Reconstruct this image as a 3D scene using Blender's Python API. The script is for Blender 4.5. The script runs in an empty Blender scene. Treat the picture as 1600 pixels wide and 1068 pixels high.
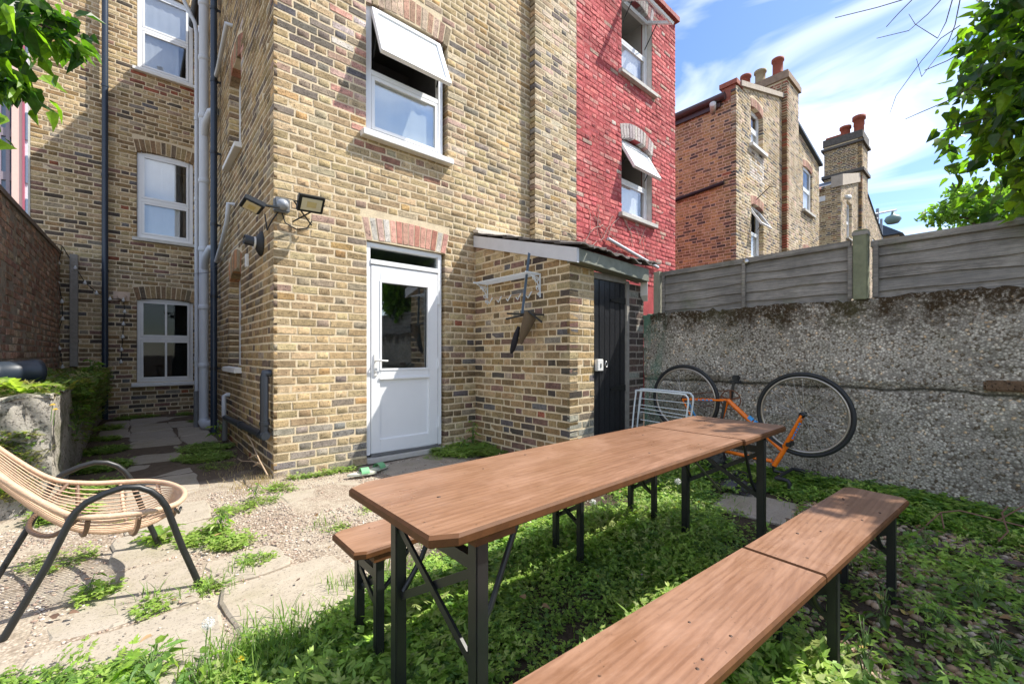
import bpy, bmesh, math, random
import numpy as np
from mathutils import Vector, Matrix, Euler
sc = bpy.context.scene
R = random.Random(7)
NR = np.random.RandomState(11)

# ---------------------------------------------------------------- camera, sky, sun, exposure
F, CX, HZ, CAMH = 669.6, 800.0, 553.0, 1.10          # focal length and horizon of the photograph, eye height
TH = math.atan(590 / 669.6); CT, ST = math.cos(TH), math.sin(TH)
cam = bpy.data.cameras.new('camera'); camo = bpy.data.objects.new('camera', cam)
sc.collection.objects.link(camo); sc.camera = camo
camo.location = (0, 0, CAMH); camo.rotation_euler = (math.pi / 2, 0, -TH)
cam.sensor_width = 36; cam.lens = 36 * F / 1600; cam.shift_y = (HZ - 534) / 1600
cam.clip_start = 0.05; cam.clip_end = 3000

SUN = Vector((-1.7, 1.0, -2.62)).normalized()          # the way the light travels
world = bpy.data.worlds.new('World'); sc.world = world; world.use_nodes = True
wn = world.node_tree.nodes; wl = world.node_tree.links
for n in list(wn): wn.remove(n)
def N_(nodes, t, **k):
    n = nodes.new(t)
    for a, b in k.items(): setattr(n, a, b)
    return n
wo = N_(wn, 'ShaderNodeOutputWorld'); bg = N_(wn, 'ShaderNodeBackground'); bg.inputs[1].default_value = 0.15
sky = N_(wn, 'ShaderNodeTexSky'); sky.sky_type = 'NISHITA'; sky.sun_disc = False
sky.sun_elevation = math.asin(-SUN.z); sky.sun_rotation = math.atan2(-SUN.x, -SUN.y)
sky.air_density = 1.0; sky.dust_density = 0.4; sky.ozone_density = 2.5
tc = N_(wn, 'ShaderNodeTexCoord'); mp = N_(wn, 'ShaderNodeMapping')
mp.inputs['Location'].default_value = (4.2, 0.3, 0.0); mp.inputs['Scale'].default_value = (1.3, 1.7, 5.5); mp.inputs['Rotation'].default_value = (0.12, 0.2, 0.5)
nz = N_(wn, 'ShaderNodeTexNoise'); nz.inputs['Scale'].default_value = 1.7; nz.inputs['Detail'].default_value = 5
nz.inputs['Roughness'].default_value = 0.5; nz.inputs['Distortion'].default_value = 0.7
rp = N_(wn, 'ShaderNodeValToRGB'); rp.color_ramp.elements[0].position = 0.38; rp.color_ramp.elements[1].position = 0.95
mx = N_(wn, 'ShaderNodeMixRGB'); mx.inputs[2].default_value = (4.6, 4.5, 4.4, 1)
wl.new(tc.outputs['Generated'], mp.inputs[0]); wl.new(mp.outputs[0], nz.inputs[0]); wl.new(nz.outputs[0], rp.inputs[0])
hsv = N_(wn, 'ShaderNodeHueSaturation'); hsv.inputs['Hue'].default_value = 0.505; hsv.inputs['Saturation'].default_value = 1.12; hsv.inputs['Value'].default_value = 0.42
wl.new(sky.outputs[0], hsv.inputs['Color']); wl.new(rp.outputs[0], mx.inputs[0]); wl.new(hsv.outputs[0], mx.inputs[1]); wl.new(mx.outputs[0], bg.inputs[0]); wl.new(bg.outputs[0], wo.inputs[0])
sl = bpy.data.lights.new('sun', 'SUN'); sl.energy = 2.35; sl.angle = math.radians(0.5); sl.color = (1.0, 0.95, 0.86)
so = bpy.data.objects.new('sun', sl); sc.collection.objects.link(so); so.rotation_euler = SUN.to_track_quat('-Z', 'Y').to_euler()
so.location = (6, -4, 12)
sc.view_settings.view_transform = 'Standard'; sc.view_settings.look = 'None'
sc.view_settings.exposure = 1.92; sc.view_settings.gamma = 1.0
sc.cycles.max_bounces = 6; sc.cycles.transparent_max_bounces = 12; sc.cycles.caustics_reflective = False; sc.cycles.caustics_refractive = False

# ---------------------------------------------------------------- helpers
def ray(px, py):
    a = (px - CX) / F; b = (HZ - py) / F
    return (a * CT + ST, -a * ST + CT, b)
def onX(X, px, py): r = ray(px, py); t = X / r[0]; return Vector((X, r[1] * t, r[2] * t + CAMH))
def onY(Y, px, py): r = ray(px, py); t = Y / r[1]; return Vector((r[0] * t, Y, r[2] * t + CAMH))
def onZ(Z, px, py): r = ray(px, py); t = (Z - CAMH) / r[2]; return Vector((r[0] * t, r[1] * t, Z))
def proj(p):
    d = p[0] * ST + p[1] * CT
    if d < 0.1: return (-9999, -9999, 0.1)
    return (CX + F * (p[0] * CT - p[1] * ST) / d, HZ - F * (p[2] - CAMH) / d, d)
COL = sc.collection
def link(o, parent=None):
    COL.objects.link(o)
    if parent is not None:
        o.parent = parent
        if parent.type == 'EMPTY': o.matrix_parent_inverse = Matrix.Translation(-Vector(parent.location))
    return o
def tag(o, label=None, cat=None, group=None, kind=None):
    if label: o['label'] = label
    if cat: o['category'] = cat
    if group: o['group'] = group
    if kind: o['kind'] = kind
    return o
def thing(name, loc, label, cat, group=None):
    o = bpy.data.objects.new(name, None); o.location = loc; o.empty_display_size = 0.1
    COL.objects.link(o); return tag(o, label, cat, group)
def V(*a): return Vector(a)
class Fr:                                             # a wall's own axes: u along it, d out of it, z up
    def __init__(s, o, U, Nn): s.o = Vector(o); s.U = Vector(U); s.N = Vector(Nn)
    def p(s, u, d, z): return s.o + s.U * u + s.N * d + Vector((0, 0, z))
class MB:
    def __init__(s): s.v = []; s.f = []; s.sm = []
    def add(s, vs, fs, smooth=False):
        b = len(s.v); s.v += [tuple(v) for v in vs]; s.f += [tuple(b + i for i in f) for f in fs]; s.sm += [smooth] * len(fs); return s
    def hexa(s, p): return s.add(p, [(0, 3, 2, 1), (4, 5, 6, 7), (0, 1, 5, 4), (1, 2, 6, 5), (2, 3, 7, 6), (3, 0, 4, 7)])
    def box(s, a, b):
        x0, y0, z0 = a; x1, y1, z1 = b
        return s.hexa([(x0, y0, z0), (x1, y0, z0), (x1, y1, z0), (x0, y1, z0), (x0, y0, z1), (x1, y0, z1), (x1, y1, z1), (x0, y1, z1)])
    def fbox(s, fr, u0, u1, d0, d1, z0, z1):
        return s.hexa([fr.p(u0, d0, z0), fr.p(u1, d0, z0), fr.p(u1, d1, z0), fr.p(u0, d1, z0), fr.p(u0, d0, z1), fr.p(u1, d0, z1), fr.p(u1, d1, z1), fr.p(u0, d1, z1)])
    def ring(s, fr, u0, u1, z0, z1, w, d0, d1):       # a rectangular frame of members
        s.fbox(fr, u0, u0 + w, d0, d1, z0, z1); s.fbox(fr, u1 - w, u1, d0, d1, z0, z1)
        s.fbox(fr, u0 + w, u1 - w, d0, d1, z0, z0 + w); s.fbox(fr, u0 + w, u1 - w, d0, d1, z1 - w, z1); return s
    def tube(s, pts, r, seg=8, cap=True, closed=False):
        pts = [Vector(p) for p in pts]; n = len(pts); rs = r if isinstance(r, (list, tuple)) else [r] * n
        rings = []; prev = None
        for i, p in enumerate(pts):
            if closed: t = pts[(i + 1) % n] - pts[i - 1]
            else: t = pts[min(i + 1, n - 1)] - pts[max(i - 1, 0)]
            t = t.normalized() if t.length > 1e-9 else Vector((0, 0, 1))
            if prev is None:
                a = Vector((0, 0, 1)) if abs(t.z) < 0.9 else Vector((1, 0, 0)); x = t.cross(a).normalized()
            else:
                x = prev - t * prev.dot(t); x = x.normalized() if x.length > 1e-6 else t.orthogonal().normalized()
            prev = x; y = t.cross(x)
            rings.append([p + (x * math.cos(2 * math.pi * k / seg) + y * math.sin(2 * math.pi * k / seg)) * rs[i] for k in range(seg)])
        vs = [v for rg in rings for v in rg]; fs = []
        for i in range(n if closed else n - 1):
            j = (i + 1) % n
            for k in range(seg): fs.append((i * seg + k, i * seg + (k + 1) % seg, j * seg + (k + 1) % seg, j * seg + k))
        s.add(vs, fs, True)
        if cap and not closed:
            s.add(rings[0], [tuple(range(seg - 1, -1, -1))]); s.add(rings[-1], [tuple(range(seg))])
        return s
    def bar(s, a, b, w, h):                           # a square bar between two points
        a = Vector(a); b = Vector(b); t = (b - a).normalized(); up = Vector((0, 0, 1)) if abs(t.z) < 0.95 else Vector((0, 1, 0))
        x = t.cross(up).normalized() * w / 2; y = x.cross(t).normalized() * h / 2
        return s.hexa([a - x - y, a + x - y, b + x - y, b - x - y, a - x + y, a + x + y, b + x + y, b - x + y])
    def lathe(s, c, prof, seg=16, axis=(0, 0, 1)):    # prof: (radius, distance along the axis)
        ax = Vector(axis).normalized(); x = ax.orthogonal().normalized(); y = ax.cross(x); c = Vector(c)
        vs = [c + ax * h + (x * math.cos(2 * math.pi * k / seg) + y * math.sin(2 * math.pi * k / seg)) * r for r, h in prof for k in range(seg)]
        fs = [(i * seg + k, i * seg + (k + 1) % seg, (i + 1) * seg + (k + 1) % seg, (i + 1) * seg + k) for i in range(len(prof) - 1) for k in range(seg)]
        s.add(vs, fs, True); m = len(prof) - 1
        s.add(vs[:seg], [tuple(range(seg - 1, -1, -1))]); s.add(vs[m * seg:], [tuple(range(seg))]); return s
    def prism(s, poly, off):                          # polygon (world points) pushed by a vector
        n = len(poly); a = [Vector(p) for p in poly]; b = [p + Vector(off) for p in a]
        return s.add(a + b, [tuple(range(n - 1, -1, -1)), tuple(range(n, 2 * n))] + [(i, (i + 1) % n, n + (i + 1) % n, n + i) for i in range(n)])
    def mesh(s, name):
        me = bpy.data.meshes.new(name); me.from_pydata(s.v, [], s.f); me.polygons.foreach_set('use_smooth', s.sm); return me
    def build(s, name, mat, parent=None, bevel=0, kind=None):
        me = s.mesh(name); bm = bmesh.new(); bm.from_mesh(me); bmesh.ops.recalc_face_normals(bm, faces=bm.faces)
        if bevel: 
            bmesh.ops.remove_doubles(bm, verts=bm.verts, dist=1e-5)
            es = [e for e in bm.edges if len(e.link_faces) == 2 and e.calc_face_angle(0) > 0.6]
            bmesh.ops.bevel(bm, geom=es, offset=bevel, segments=2, affect='EDGES', clamp_overlap=True)
        bm.to_mesh(me); bm.free()
        me.materials.append(mat); o = bpy.data.objects.new(name, me); link(o, parent)
        if kind: o['kind'] = kind
        return o
def fast_mesh(name, verts, faces, col=None, smooth=False):   # numpy arrays; faces all of one size
    me = bpy.data.meshes.new(name); nv = len(verts); nf, k = faces.shape
    me.vertices.add(nv); me.vertices.foreach_set('co', np.asarray(verts, np.float32).ravel())
    me.loops.add(nf * k); me.loops.foreach_set('vertex_index', faces.astype(np.int32).ravel())
    me.polygons.add(nf); me.polygons.foreach_set('loop_start', np.arange(nf, dtype=np.int32) * k)
    try: me.polygons.foreach_set('loop_total', np.full(nf, k, np.int32))
    except Exception: pass
    me.update(calc_edges=True)
    if smooth: me.polygons.foreach_set('use_smooth', np.ones(nf, bool))
    if col is not None:
        a = me.color_attributes.new('Col', 'FLOAT_COLOR', 'POINT'); c = np.ones((nv, 4), np.float32); c[:, :3] = col; a.data.foreach_set('color', c.ravel())
    return me

# ---------------------------------------------------------------- materials
MATS = {}
def mat(name):
    m = bpy.data.materials.new(name); m.use_nodes = True; n = m.node_tree.nodes; l = m.node_tree.links
    b = n['Principled BSDF']; MATS[name] = m; return m, n, l, b
def pos(n): return n.new('ShaderNodeNewGeometry').outputs['Position']
def noise(n, l, scale, detail=4, rough=0.6, vec=None, dist=0, sc3=None):
    t = n.new('ShaderNodeTexNoise'); t.inputs['Scale'].default_value = scale; t.inputs['Detail'].default_value = detail
    t.inputs['Roughness'].default_value = rough; t.inputs['Distortion'].default_value = dist
    v = vec if vec is not None else pos(n)
    if sc3:
        m = n.new('ShaderNodeMapping'); m.inputs['Scale'].default_value = sc3; l.new(v, m.inputs[0]); v = m.outputs[0]
    l.new(v, t.inputs['Vector']); return t.outputs['Fac']
def ramp(n, l, f, *stops):
    r = n.new('ShaderNodeValToRGB'); e = r.color_ramp.elements
    while len(e) < len(stops): e.new(0.5)
    for i, (p, c) in enumerate(stops):
        e[i].position = p; e[i].color = (c, c, c, 1) if not hasattr(c, '__len__') else (*c, 1)
    l.new(f, r.inputs[0]); return r.outputs[0]
def mix(n, l, f, a, b, mode='MIX'):
    m = n.new('ShaderNodeMixRGB'); m.blend_type = mode
    for i, v in ((0, f), (1, a), (2, b)):
        if hasattr(v, 'is_linked'): l.new(v, m.inputs[i])
        elif i == 0: m.inputs[0].default_value = v
        else: m.inputs[i].default_value = (*v, 1) if hasattr(v, '__len__') else (v, v, v, 1)
    return m.outputs[0]
def bump(n, l, b, h, strength, dist=0.01):
    x = n.new('ShaderNodeBump'); x.inputs['Strength'].default_value = strength; x.inputs['Distance'].default_value = dist
    l.new(h, x.inputs['Height']); l.new(x.outputs[0], b.inputs['Normal'])
def simple(name, col, rough=0.5, metal=0, var=0.12, vs=9, bs=0, bsc=60, spec=0.5):
    m, n, l, b = mat(name); f = noise(n, l, vs, 5)
    c = mix(n, l, f, [x * (1 - var * 1.6) for x in col], [min(1, x * (1 + var * 1.6)) for x in col]); l.new(c, b.inputs['Base Color'])
    b.inputs['Roughness'].default_value = rough; b.inputs['Metallic'].default_value = metal; b.inputs['Specular IOR Level'].default_value = spec
    if bs: bump(n, l, b, noise(n, l, bsc, 4), bs)
    return m
def brick_mat(name, objcol, painted=False):
    m, n, l, b = mat(name)
    if objcol: c = n.new('ShaderNodeObjectInfo').outputs['Color']
    else: a = n.new('ShaderNodeAttribute'); a.attribute_name = 'Col'; c = a.outputs['Color']
    big = ramp(n, l, noise(n, l, 26, 6, 0.65), (0.3, 0.70), (0.70, 1.2)); c = mix(n, l, 1, c, big, 'MULTIPLY')
    burn = ramp(n, l, noise(n, l, 17, 5, 0.75, dist=0.8), (0.56, 0.0), (0.68, 0.62)); c = mix(n, l, burn, c, (0.10, 0.085, 0.07))
    soot = ramp(n, l, noise(n, l, 9, 5, 0.7, sc3=(1, 1, 2.2)), (0.36, 0.72), (0.5, 1.0)); c = mix(n, l, 0.6, c, soot, 'MULTIPLY')
    pit = ramp(n, l, noise(n, l, 95, 3, 0.6), (0.34, 0.12), (0.43, 1.0)); c = mix(n, l, 0.85, c, pit, 'MULTIPLY')
    pale = ramp(n, l, noise(n, l, 42, 4, 0.7), (0.62, 0.0), (0.8, 0.5)); c = mix(n, l, pale, c, (0.55, 0.46, 0.34))
    wall = ramp(n, l, noise(n, l, 1.0, 6, 0.68), (0.34, 0.62), (0.58, 1.1)); c = mix(n, l, 1, c, wall, 'MULTIPLY')
    l.new(c, b.inputs['Base Color']); b.inputs['Roughness'].default_value = 0.92; b.inputs['Specular IOR Level'].default_value = 0.2
    h = mix(n, l, 0.5, noise(n, l, 70, 5, 0.7), pit); bump(n, l, b, h, 0.9, 0.008)
    return m
BR_O = brick_mat('stock_brick_single', True); BR_A = brick_mat('stock_brick_many', False)
def mortar_mat(name, col, dark=0.55):
    m, n, l, b = mat(name); f = ramp(n, l, noise(n, l, 6, 6, 0.7), (0.3, dark), (0.6, 1.0))
    c = mix(n, l, 1, col, f, 'MULTIPLY'); g = ramp(n, l, noise(n, l, 150, 3), (0.3, 0.75), (0.6, 1.1)); c = mix(n, l, 1, c, g, 'MULTIPLY')
    l.new(c, b.inputs['Base Color']); b.inputs['Roughness'].default_value = 0.95; b.inputs['Specular IOR Level'].default_value = 0.15
    bump(n, l, b, noise(n, l, 90, 5, 0.7), 0.6, 0.006); return m
MORTAR = mortar_mat('sandy_mortar', (0.71, 0.585, 0.40), 0.8); MORTAR_RED = mortar_mat('red_painted_mortar', (0.42, 0.085, 0.085), 0.6)
MORTAR_GREY = mortar_mat('grey_mortar', (0.36, 0.31, 0.26), 0.6)
UPVC = simple('white_plastic', (0.80, 0.81, 0.82), 0.3, var=0.02); WPAINT = simple('white_paint', (0.74, 0.73, 0.70), 0.55, var=0.07, bs=0.15)
DIRTYW = simple('weathered_white_paint', (0.55, 0.54, 0.50), 0.7, var=0.2, bs=0.3); STONE = simple('sill_stone', (0.50, 0.48, 0.44), 0.85, var=0.18, bs=0.4)
GREYP = simple('grey_plastic_pipe', (0.52, 0.54, 0.57), 0.45, var=0.06); BLACKP = simple('black_painted_iron', (0.018, 0.022, 0.03), 0.35, var=0.2)
NAVYP = simple('dark_blue_pipe', (0.022, 0.036, 0.06), 0.35, var=0.15); BLACKM = simple('black_metal', (0.012, 0.013, 0.013), 0.42, var=0.25, vs=20)
RUBBER = simple('black_rubber', (0.016, 0.017, 0.018), 0.6); STEEL = simple('steel', (0.5, 0.5, 0.5), 0.3, 1.0, var=0.1); CHROME = simple('rim_metal', (0.42, 0.38, 0.34), 0.35, 0.8)
RUST = simple('rusty_steel', (0.16, 0.07, 0.035), 0.7, 0.3, var=0.4, vs=40); ORANGE = simple('orange_frame_paint', (0.88, 0.19, 0.012), 0.25, var=0.04)
BLUE = simple('blue_lettering', (0.04, 0.33, 0.72), 0.35, var=0.05); TERRA = simple('terracotta', (0.27, 0.065, 0.035), 0.8, var=0.25, bs=0.3); BUFF = simple('buff_pot', (0.33, 0.27, 0.16), 0.85, var=0.25)
LEAD = simple('grey_flashing', (0.16, 0.16, 0.16), 0.7, var=0.2); TILE = simple('weathered_roof_tile', (0.11, 0.095, 0.085), 0.9, var=0.4, vs=14, bs=0.5); REDTILE = simple('red_roof_tile', (0.25, 0.10, 0.07), 0.85, var=0.25); SLATE = simple('blue_slate', (0.05, 0.07, 0.10), 0.6, var=0.2)
DARK = simple('dark_room', (0.035, 0.034, 0.033), 0.9); HALL = simple('grey_hall', (0.34, 0.35, 0.35), 0.9); ROOMW = simple('pale_room', (0.42, 0.41, 0.39), 0.9); CURT = simple('white_net_curtain', (0.78, 0.79, 0.80), 0.9, var=0.06); CURTB = simple('blue_grey_blind', (0.42, 0.46, 0.53), 0.9, var=0.06)
GREYPOST = simple('weathered_post', (0.27, 0.25, 0.22), 0.9, var=0.25, vs=20, bs=0.4); BEIGE = simple('beige_plastic', (0.58, 0.44, 0.33), 0.6); GREENR = simple('green_rubber', (0.16, 0.42, 0.20), 0.6, var=0.1); SOLE = simple('pale_sole', (0.50, 0.52, 0.42), 0.7)
LEDP = simple('lamp_diffuser', (0.62, 0.56, 0.38), 0.4); CLOTH = simple('dark_cloth', (0.012, 0.010, 0.014), 0.8, bs=0.3); KHAKI = simple('khaki_cloth', (0.12, 0.085, 0.05), 0.9, bs=0.3)
BAG = simple('black_plastic_sheet', (0.012, 0.012, 0.015), 0.28, bs=0.5, bsc=25); WIRE = simple('white_coated_wire', (0.72, 0.76, 0.78), 0.4, var=0.03); BUCKET = simple('dark_blue_plastic', (0.02, 0.03, 0.045), 0.4)
RATTAN = simple('pale_rattan', (0.54, 0.37, 0.25), 0.6, var=0.18, vs=30, bs=0.3, bsc=160); RATDARK = simple('brown_rattan_wrap', (0.13, 0.075, 0.045), 0.6, var=0.3, vs=60)
TWIG = simple('dry_twig', (0.36, 0.26, 0.17), 0.9, var=0.2); BARK = simple('bark', (0.10, 0.075, 0.055), 0.95, var=0.3, bs=0.5); DARKTWIG = simple('bare_twig', (0.075, 0.05, 0.05), 0.9)
YELLOW = simple('yellow_petal', (0.80, 0.52, 0.01), 0.7, var=0.1); FLUFF = simple('white_seed_fluff', (0.75, 0.75, 0.72), 0.9); STEMG = simple('green_stem', (0.10, 0.17, 0.04), 0.7); BULB = simple('clear_bulb', (0.62, 0.62, 0.60), 0.15)
GREYBEAM = simple('grey_green_beam', (0.20, 0.21, 0.17), 0.75, var=0.3, vs=14, bs=0.25); PINK = simple('pink_panel', (0.74, 0.50, 0.43), 0.8, var=0.06); MAROON = simple('maroon_trim', (0.36, 0.09, 0.13), 0.6); GUTTER = simple('brown_gutter', (0.075, 0.045, 0.045), 0.4)
def glass_mat(name, refl, tint=(0.85, 0.9, 0.9), add=0.5):
    m, n, l, b = mat(name); n.remove(b); t = n.new('ShaderNodeBsdfTransparent'); t.inputs[0].default_value = (*tint, 1)
    g = n.new('ShaderNodeBsdfGlossy'); g.inputs['Roughness'].default_value = 0.02; g.inputs[0].default_value = (0.95, 0.97, 1, 1)
    lw = n.new('ShaderNodeLayerWeight'); lw.inputs[0].default_value = 0.35; r = ramp(n, l, lw.outputs['Fresnel'], (0.0, refl), (0.8, min(1, refl + add)))
    x = n.new('ShaderNodeMixShader'); l.new(r, x.inputs[0]); l.new(t.outputs[0], x.inputs[1]); l.new(g.outputs[0], x.inputs[2])
    l.new(x.outputs[0], n['Material Output'].inputs[0]); return m
GLASSK = glass_mat('dark_glass', 0.015, (0.75, 0.78, 0.78), 0.03); GLASS = glass_mat('window_glass', 0.10, (0.95, 0.96, 0.96), 0.12); GLASSR = glass_mat('mirror_bright_glass', 0.18, (0.95, 0.97, 0.95), 0.2); SKYPANE = simple('sky_reflection_pane', (0.80, 0.82, 0.82), 0.22, var=0.03); GLASSD = glass_mat('dull_glass', 0.03, (0.75, 0.78, 0.78), 0.08)  # the opaque white pane has the reflected sky put into its colour
def wood_mat(name, c1, c2, c3, rough, sx=1.0):        # grain along X
    m, n, l, b = mat(name); p = pos(n)
    g = noise(n, l, 1.0, 8, 0.65, p, 1.2, (2.2 * sx, 38, 38)); w = n.new('ShaderNodeTexWave'); w.wave_type = 'BANDS'; w.bands_direction = 'Y'
    mm = n.new('ShaderNodeMapping'); mm.inputs['Scale'].default_value = (0.55, 9, 9); l.new(p, mm.inputs[0]); l.new(mm.outputs[0], w.inputs[0])
    w.inputs['Scale'].default_value = 1.6; w.inputs['Distortion'].default_value = 9; w.inputs['Detail'].default_value = 4; w.inputs['Detail Scale'].default_value = 0.8
    c = mix(n, l, ramp(n, l, g, (0.3, 0.0), (0.7, 1.0)), c1, c2); c = mix(n, l, ramp(n, l, w.outputs['Fac'], (0.5, 0.0), (1.0, 0.45)), c, c3)
    pale = ramp(n, l, noise(n, l, 2.2, 5, 0.7, p, 0.5, (1, 2.5, 1)), (0.45, 0.0), (0.75, 0.5)); c = mix(n, l, pale, c, [min(1, x * 1.3 + 0.07) for x in c2])
    ring = ramp(n, l, noise(n, l, 1.0, 3, 0.5, p, 2.5, (1.1, 7, 7)), (0.44, 0.0), (0.5, 0.28), (0.56, 0.0)); c = mix(n, l, ring, c, c3)
    wear = ramp(n, l, noise(n, l, 1.0, 6, 0.75, p, 0.3, (9, 90, 9)), (0.60, 0.0), (0.72, 0.35)); c = mix(n, l, wear, c, (0.42, 0.30, 0.22))
    dot = ramp(n, l, noise(n, l, 60, 2, 0.5), (0.24, 0.35), (0.3, 1.0)); c = mix(n, l, 1, c, dot, 'MULTIPLY')
    l.new(c, b.inputs['Base Color']); rr = ramp(n, l, noise(n, l, 5, 4), (0.3, rough - 0.08), (0.7, rough + 0.15)); l.new(rr, b.inputs['Roughness'])
    bump(n, l, b, g, 0.2, 0.003); b.inputs['Coat Weight'].default_value = 0.25; b.inputs['Coat Roughness'].default_value = 0.3; return m
WOOD = wood_mat('varnished_pine', (0.205, 0.100, 0.052), (0.29, 0.155, 0.090), (0.135, 0.060, 0.029), 0.33)
WOODEDGE = simple('dark_varnished_edge', (0.10, 0.040, 0.013), 0.6, var=0.3, vs=25, spec=0.25)
def fence_mat():
    m, n, l, b = mat('weathered_fence_board'); p = pos(n); oi = n.new('ShaderNodeObjectInfo').outputs['Random']
    g = noise(n, l, 1.0, 7, 0.75, p, 1.5, (30, 2.2, 60)); c = mix(n, l, ramp(n, l, g, (0.3, 0.0), (0.68, 1.0)), (0.085, 0.077, 0.066), (0.44, 0.40, 0.345)); blot = ramp(n, l, noise(n, l, 3.5, 6, 0.7), (0.35, 0.55), (0.65, 1.15)); c = mix(n, l, 1, c, blot, 'MULTIPLY')
    c = mix(n, l, ramp(n, l, oi, (0, 0.0), (1, 0.5)), c, (0.20, 0.19, 0.175)); al = ramp(n, l, noise(n, l, 2.3, 5, 0.7), (0.55, 0.0), (0.72, 0.55)); c = mix(n, l, al, c, (0.11, 0.14, 0.05))
    l.new(c, b.inputs['Base Color']); b.inputs['Roughness'].default_value = 0.95; bump(n, l, b, g, 0.6, 0.006); return m
FENCE = fence_mat()
def concrete_mat():
    m, n, l, b = mat('pebbly_old_concrete'); p = pos(n)
    vo = n.new('ShaderNodeTexVoronoi'); vo.inputs['Scale'].default_value = 62; vo.inputs['Randomness'].default_value = 1; l.new(p, vo.inputs['Vector'])
    peb = mix(n, l, ramp(n, l, vo.outputs['Distance'], (0.25, 0.0), (0.55, 1.0)), (0.56, 0.51, 0.425), (0.32, 0.285, 0.235))
    hs = n.new('ShaderNodeSeparateColor'); l.new(vo.outputs['Color'], hs.inputs[0]); tint = ramp(n, l, hs.outputs[0], (0.0, (0.32, 0.26, 0.20)), (0.25, (0.8, 0.8, 0.8)), (0.7, (1, 1, 1)), (0.95, (1.4, 1.4, 1.4)), (1.0, (1.5, 1.15, 0.8)))
    c = mix(n, l, 1, peb, tint, 'MULTIPLY'); c = mix(n, l, 1, c, ramp(n, l, noise(n, l, 1.6, 6, 0.65), (0.3, 0.55), (0.65, 1.2)), 'MULTIPLY')
    sx = n.new('ShaderNodeSeparateXYZ'); l.new(p, sx.inputs[0])
    ad = n.new('ShaderNodeMath'); ad.operation = 'MULTIPLY_ADD'; l.new(noise(n, l, 5, 6, 0.7), ad.inputs[0]); ad.inputs[1].default_value = 0.75; l.new(sx.outputs['Z'], ad.inputs[2])
    moss = ramp(n, l, ad.outputs[0], (0.0, 0.0), (1.0, 0.0)); mr = n.new('ShaderNodeMapRange'); l.new(ad.outputs[0], mr.inputs[0]); mr.inputs[1].default_value = 1.70; mr.inputs[2].default_value = 1.86
    mossc = mix(n, l, noise(n, l, 45, 4, 0.7), (0.018, 0.014, 0.009), (0.085, 0.055, 0.028)); mf = mix(n, l, 1, mr.outputs[0], ramp(n, l, noise(n, l, 40, 4, 0.7), (0.36, 0.35), (0.5, 1.0)), 'MULTIPLY'); c = mix(n, l, mf, c, mossc)
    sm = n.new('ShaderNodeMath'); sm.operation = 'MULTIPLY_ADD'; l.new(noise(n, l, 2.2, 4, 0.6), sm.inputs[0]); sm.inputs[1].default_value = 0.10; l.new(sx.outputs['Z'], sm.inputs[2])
    seam_shade = ramp(n, l, sm.outputs[0], (0.855, 0.0), (0.868, 0.85), (0.876, 0.85), (0.890, 0.0)); c = mix(n, l, seam_shade, c, (0.035, 0.032, 0.022))  # shade of the recessed seam, painted as a dark wavering line
    gr = n.new('ShaderNodeMapRange'); l.new(sx.outputs['Y'], gr.inputs[0]); gr.inputs[1].default_value = 2.33; gr.inputs[2].default_value = 2.62
    gg = mix(n, l, 1, gr.outputs[0], ramp(n, l, noise(n, l, 9, 5, 0.7, sc3=(1, 1, 0.25)), (0.42, 0.0), (0.58, 0.8)), 'MULTIPLY'); c = mix(n, l, gg, c, (0.12, 0.24, 0.17))
    al = ramp(n, l, noise(n, l, 1.4, 5, 0.7), (0.5, 0.0), (0.7, 0.35)); c = mix(n, l, al, c, (0.10, 0.11, 0.05))
    l.new(c, b.inputs['Base Color']); b.inputs['Roughness'].default_value = 0.95; b.inputs['Specular IOR Level'].default_value = 0.2
    h = mix(n, l, 0.45, vo.outputs['Distance'], noise(n, l, 30, 6, 0.7)); x = n.new('ShaderNodeBump'); x.invert = True; x.inputs['Strength'].default_value = 0.9; x.inputs['Distance'].default_value = 0.012
    l.new(h, x.inputs['Height']); l.new(x.outputs[0], b.inputs['Normal']); return m
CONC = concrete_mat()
def bedwall_mat():
    m, n, l, b = mat('crumbling_garden_wall'); c = mix(n, l, noise(n, l, 7, 6, 0.7), (0.20, 0.18, 0.15), (0.50, 0.46, 0.40))
    pit = ramp(n, l, noise(n, l, 38, 5, 0.7), (0.34, 0.15), (0.46, 1.0)); c = mix(n, l, 0.85, c, pit, 'MULTIPLY'); ms = ramp(n, l, noise(n, l, 3.2, 5, 0.7), (0.5, 0.0), (0.68, 0.75)); c = mix(n, l, ms, c, (0.075, 0.085, 0.03))
    l.new(c, b.inputs['Base Color']); b.inputs['Roughness'].default_value = 0.95; bump(n, l, b, mix(n, l, 0.5, noise(n, l, 30, 6, 0.75), pit), 0.9, 0.02); return m
BEDW = bedwall_mat()
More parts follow.
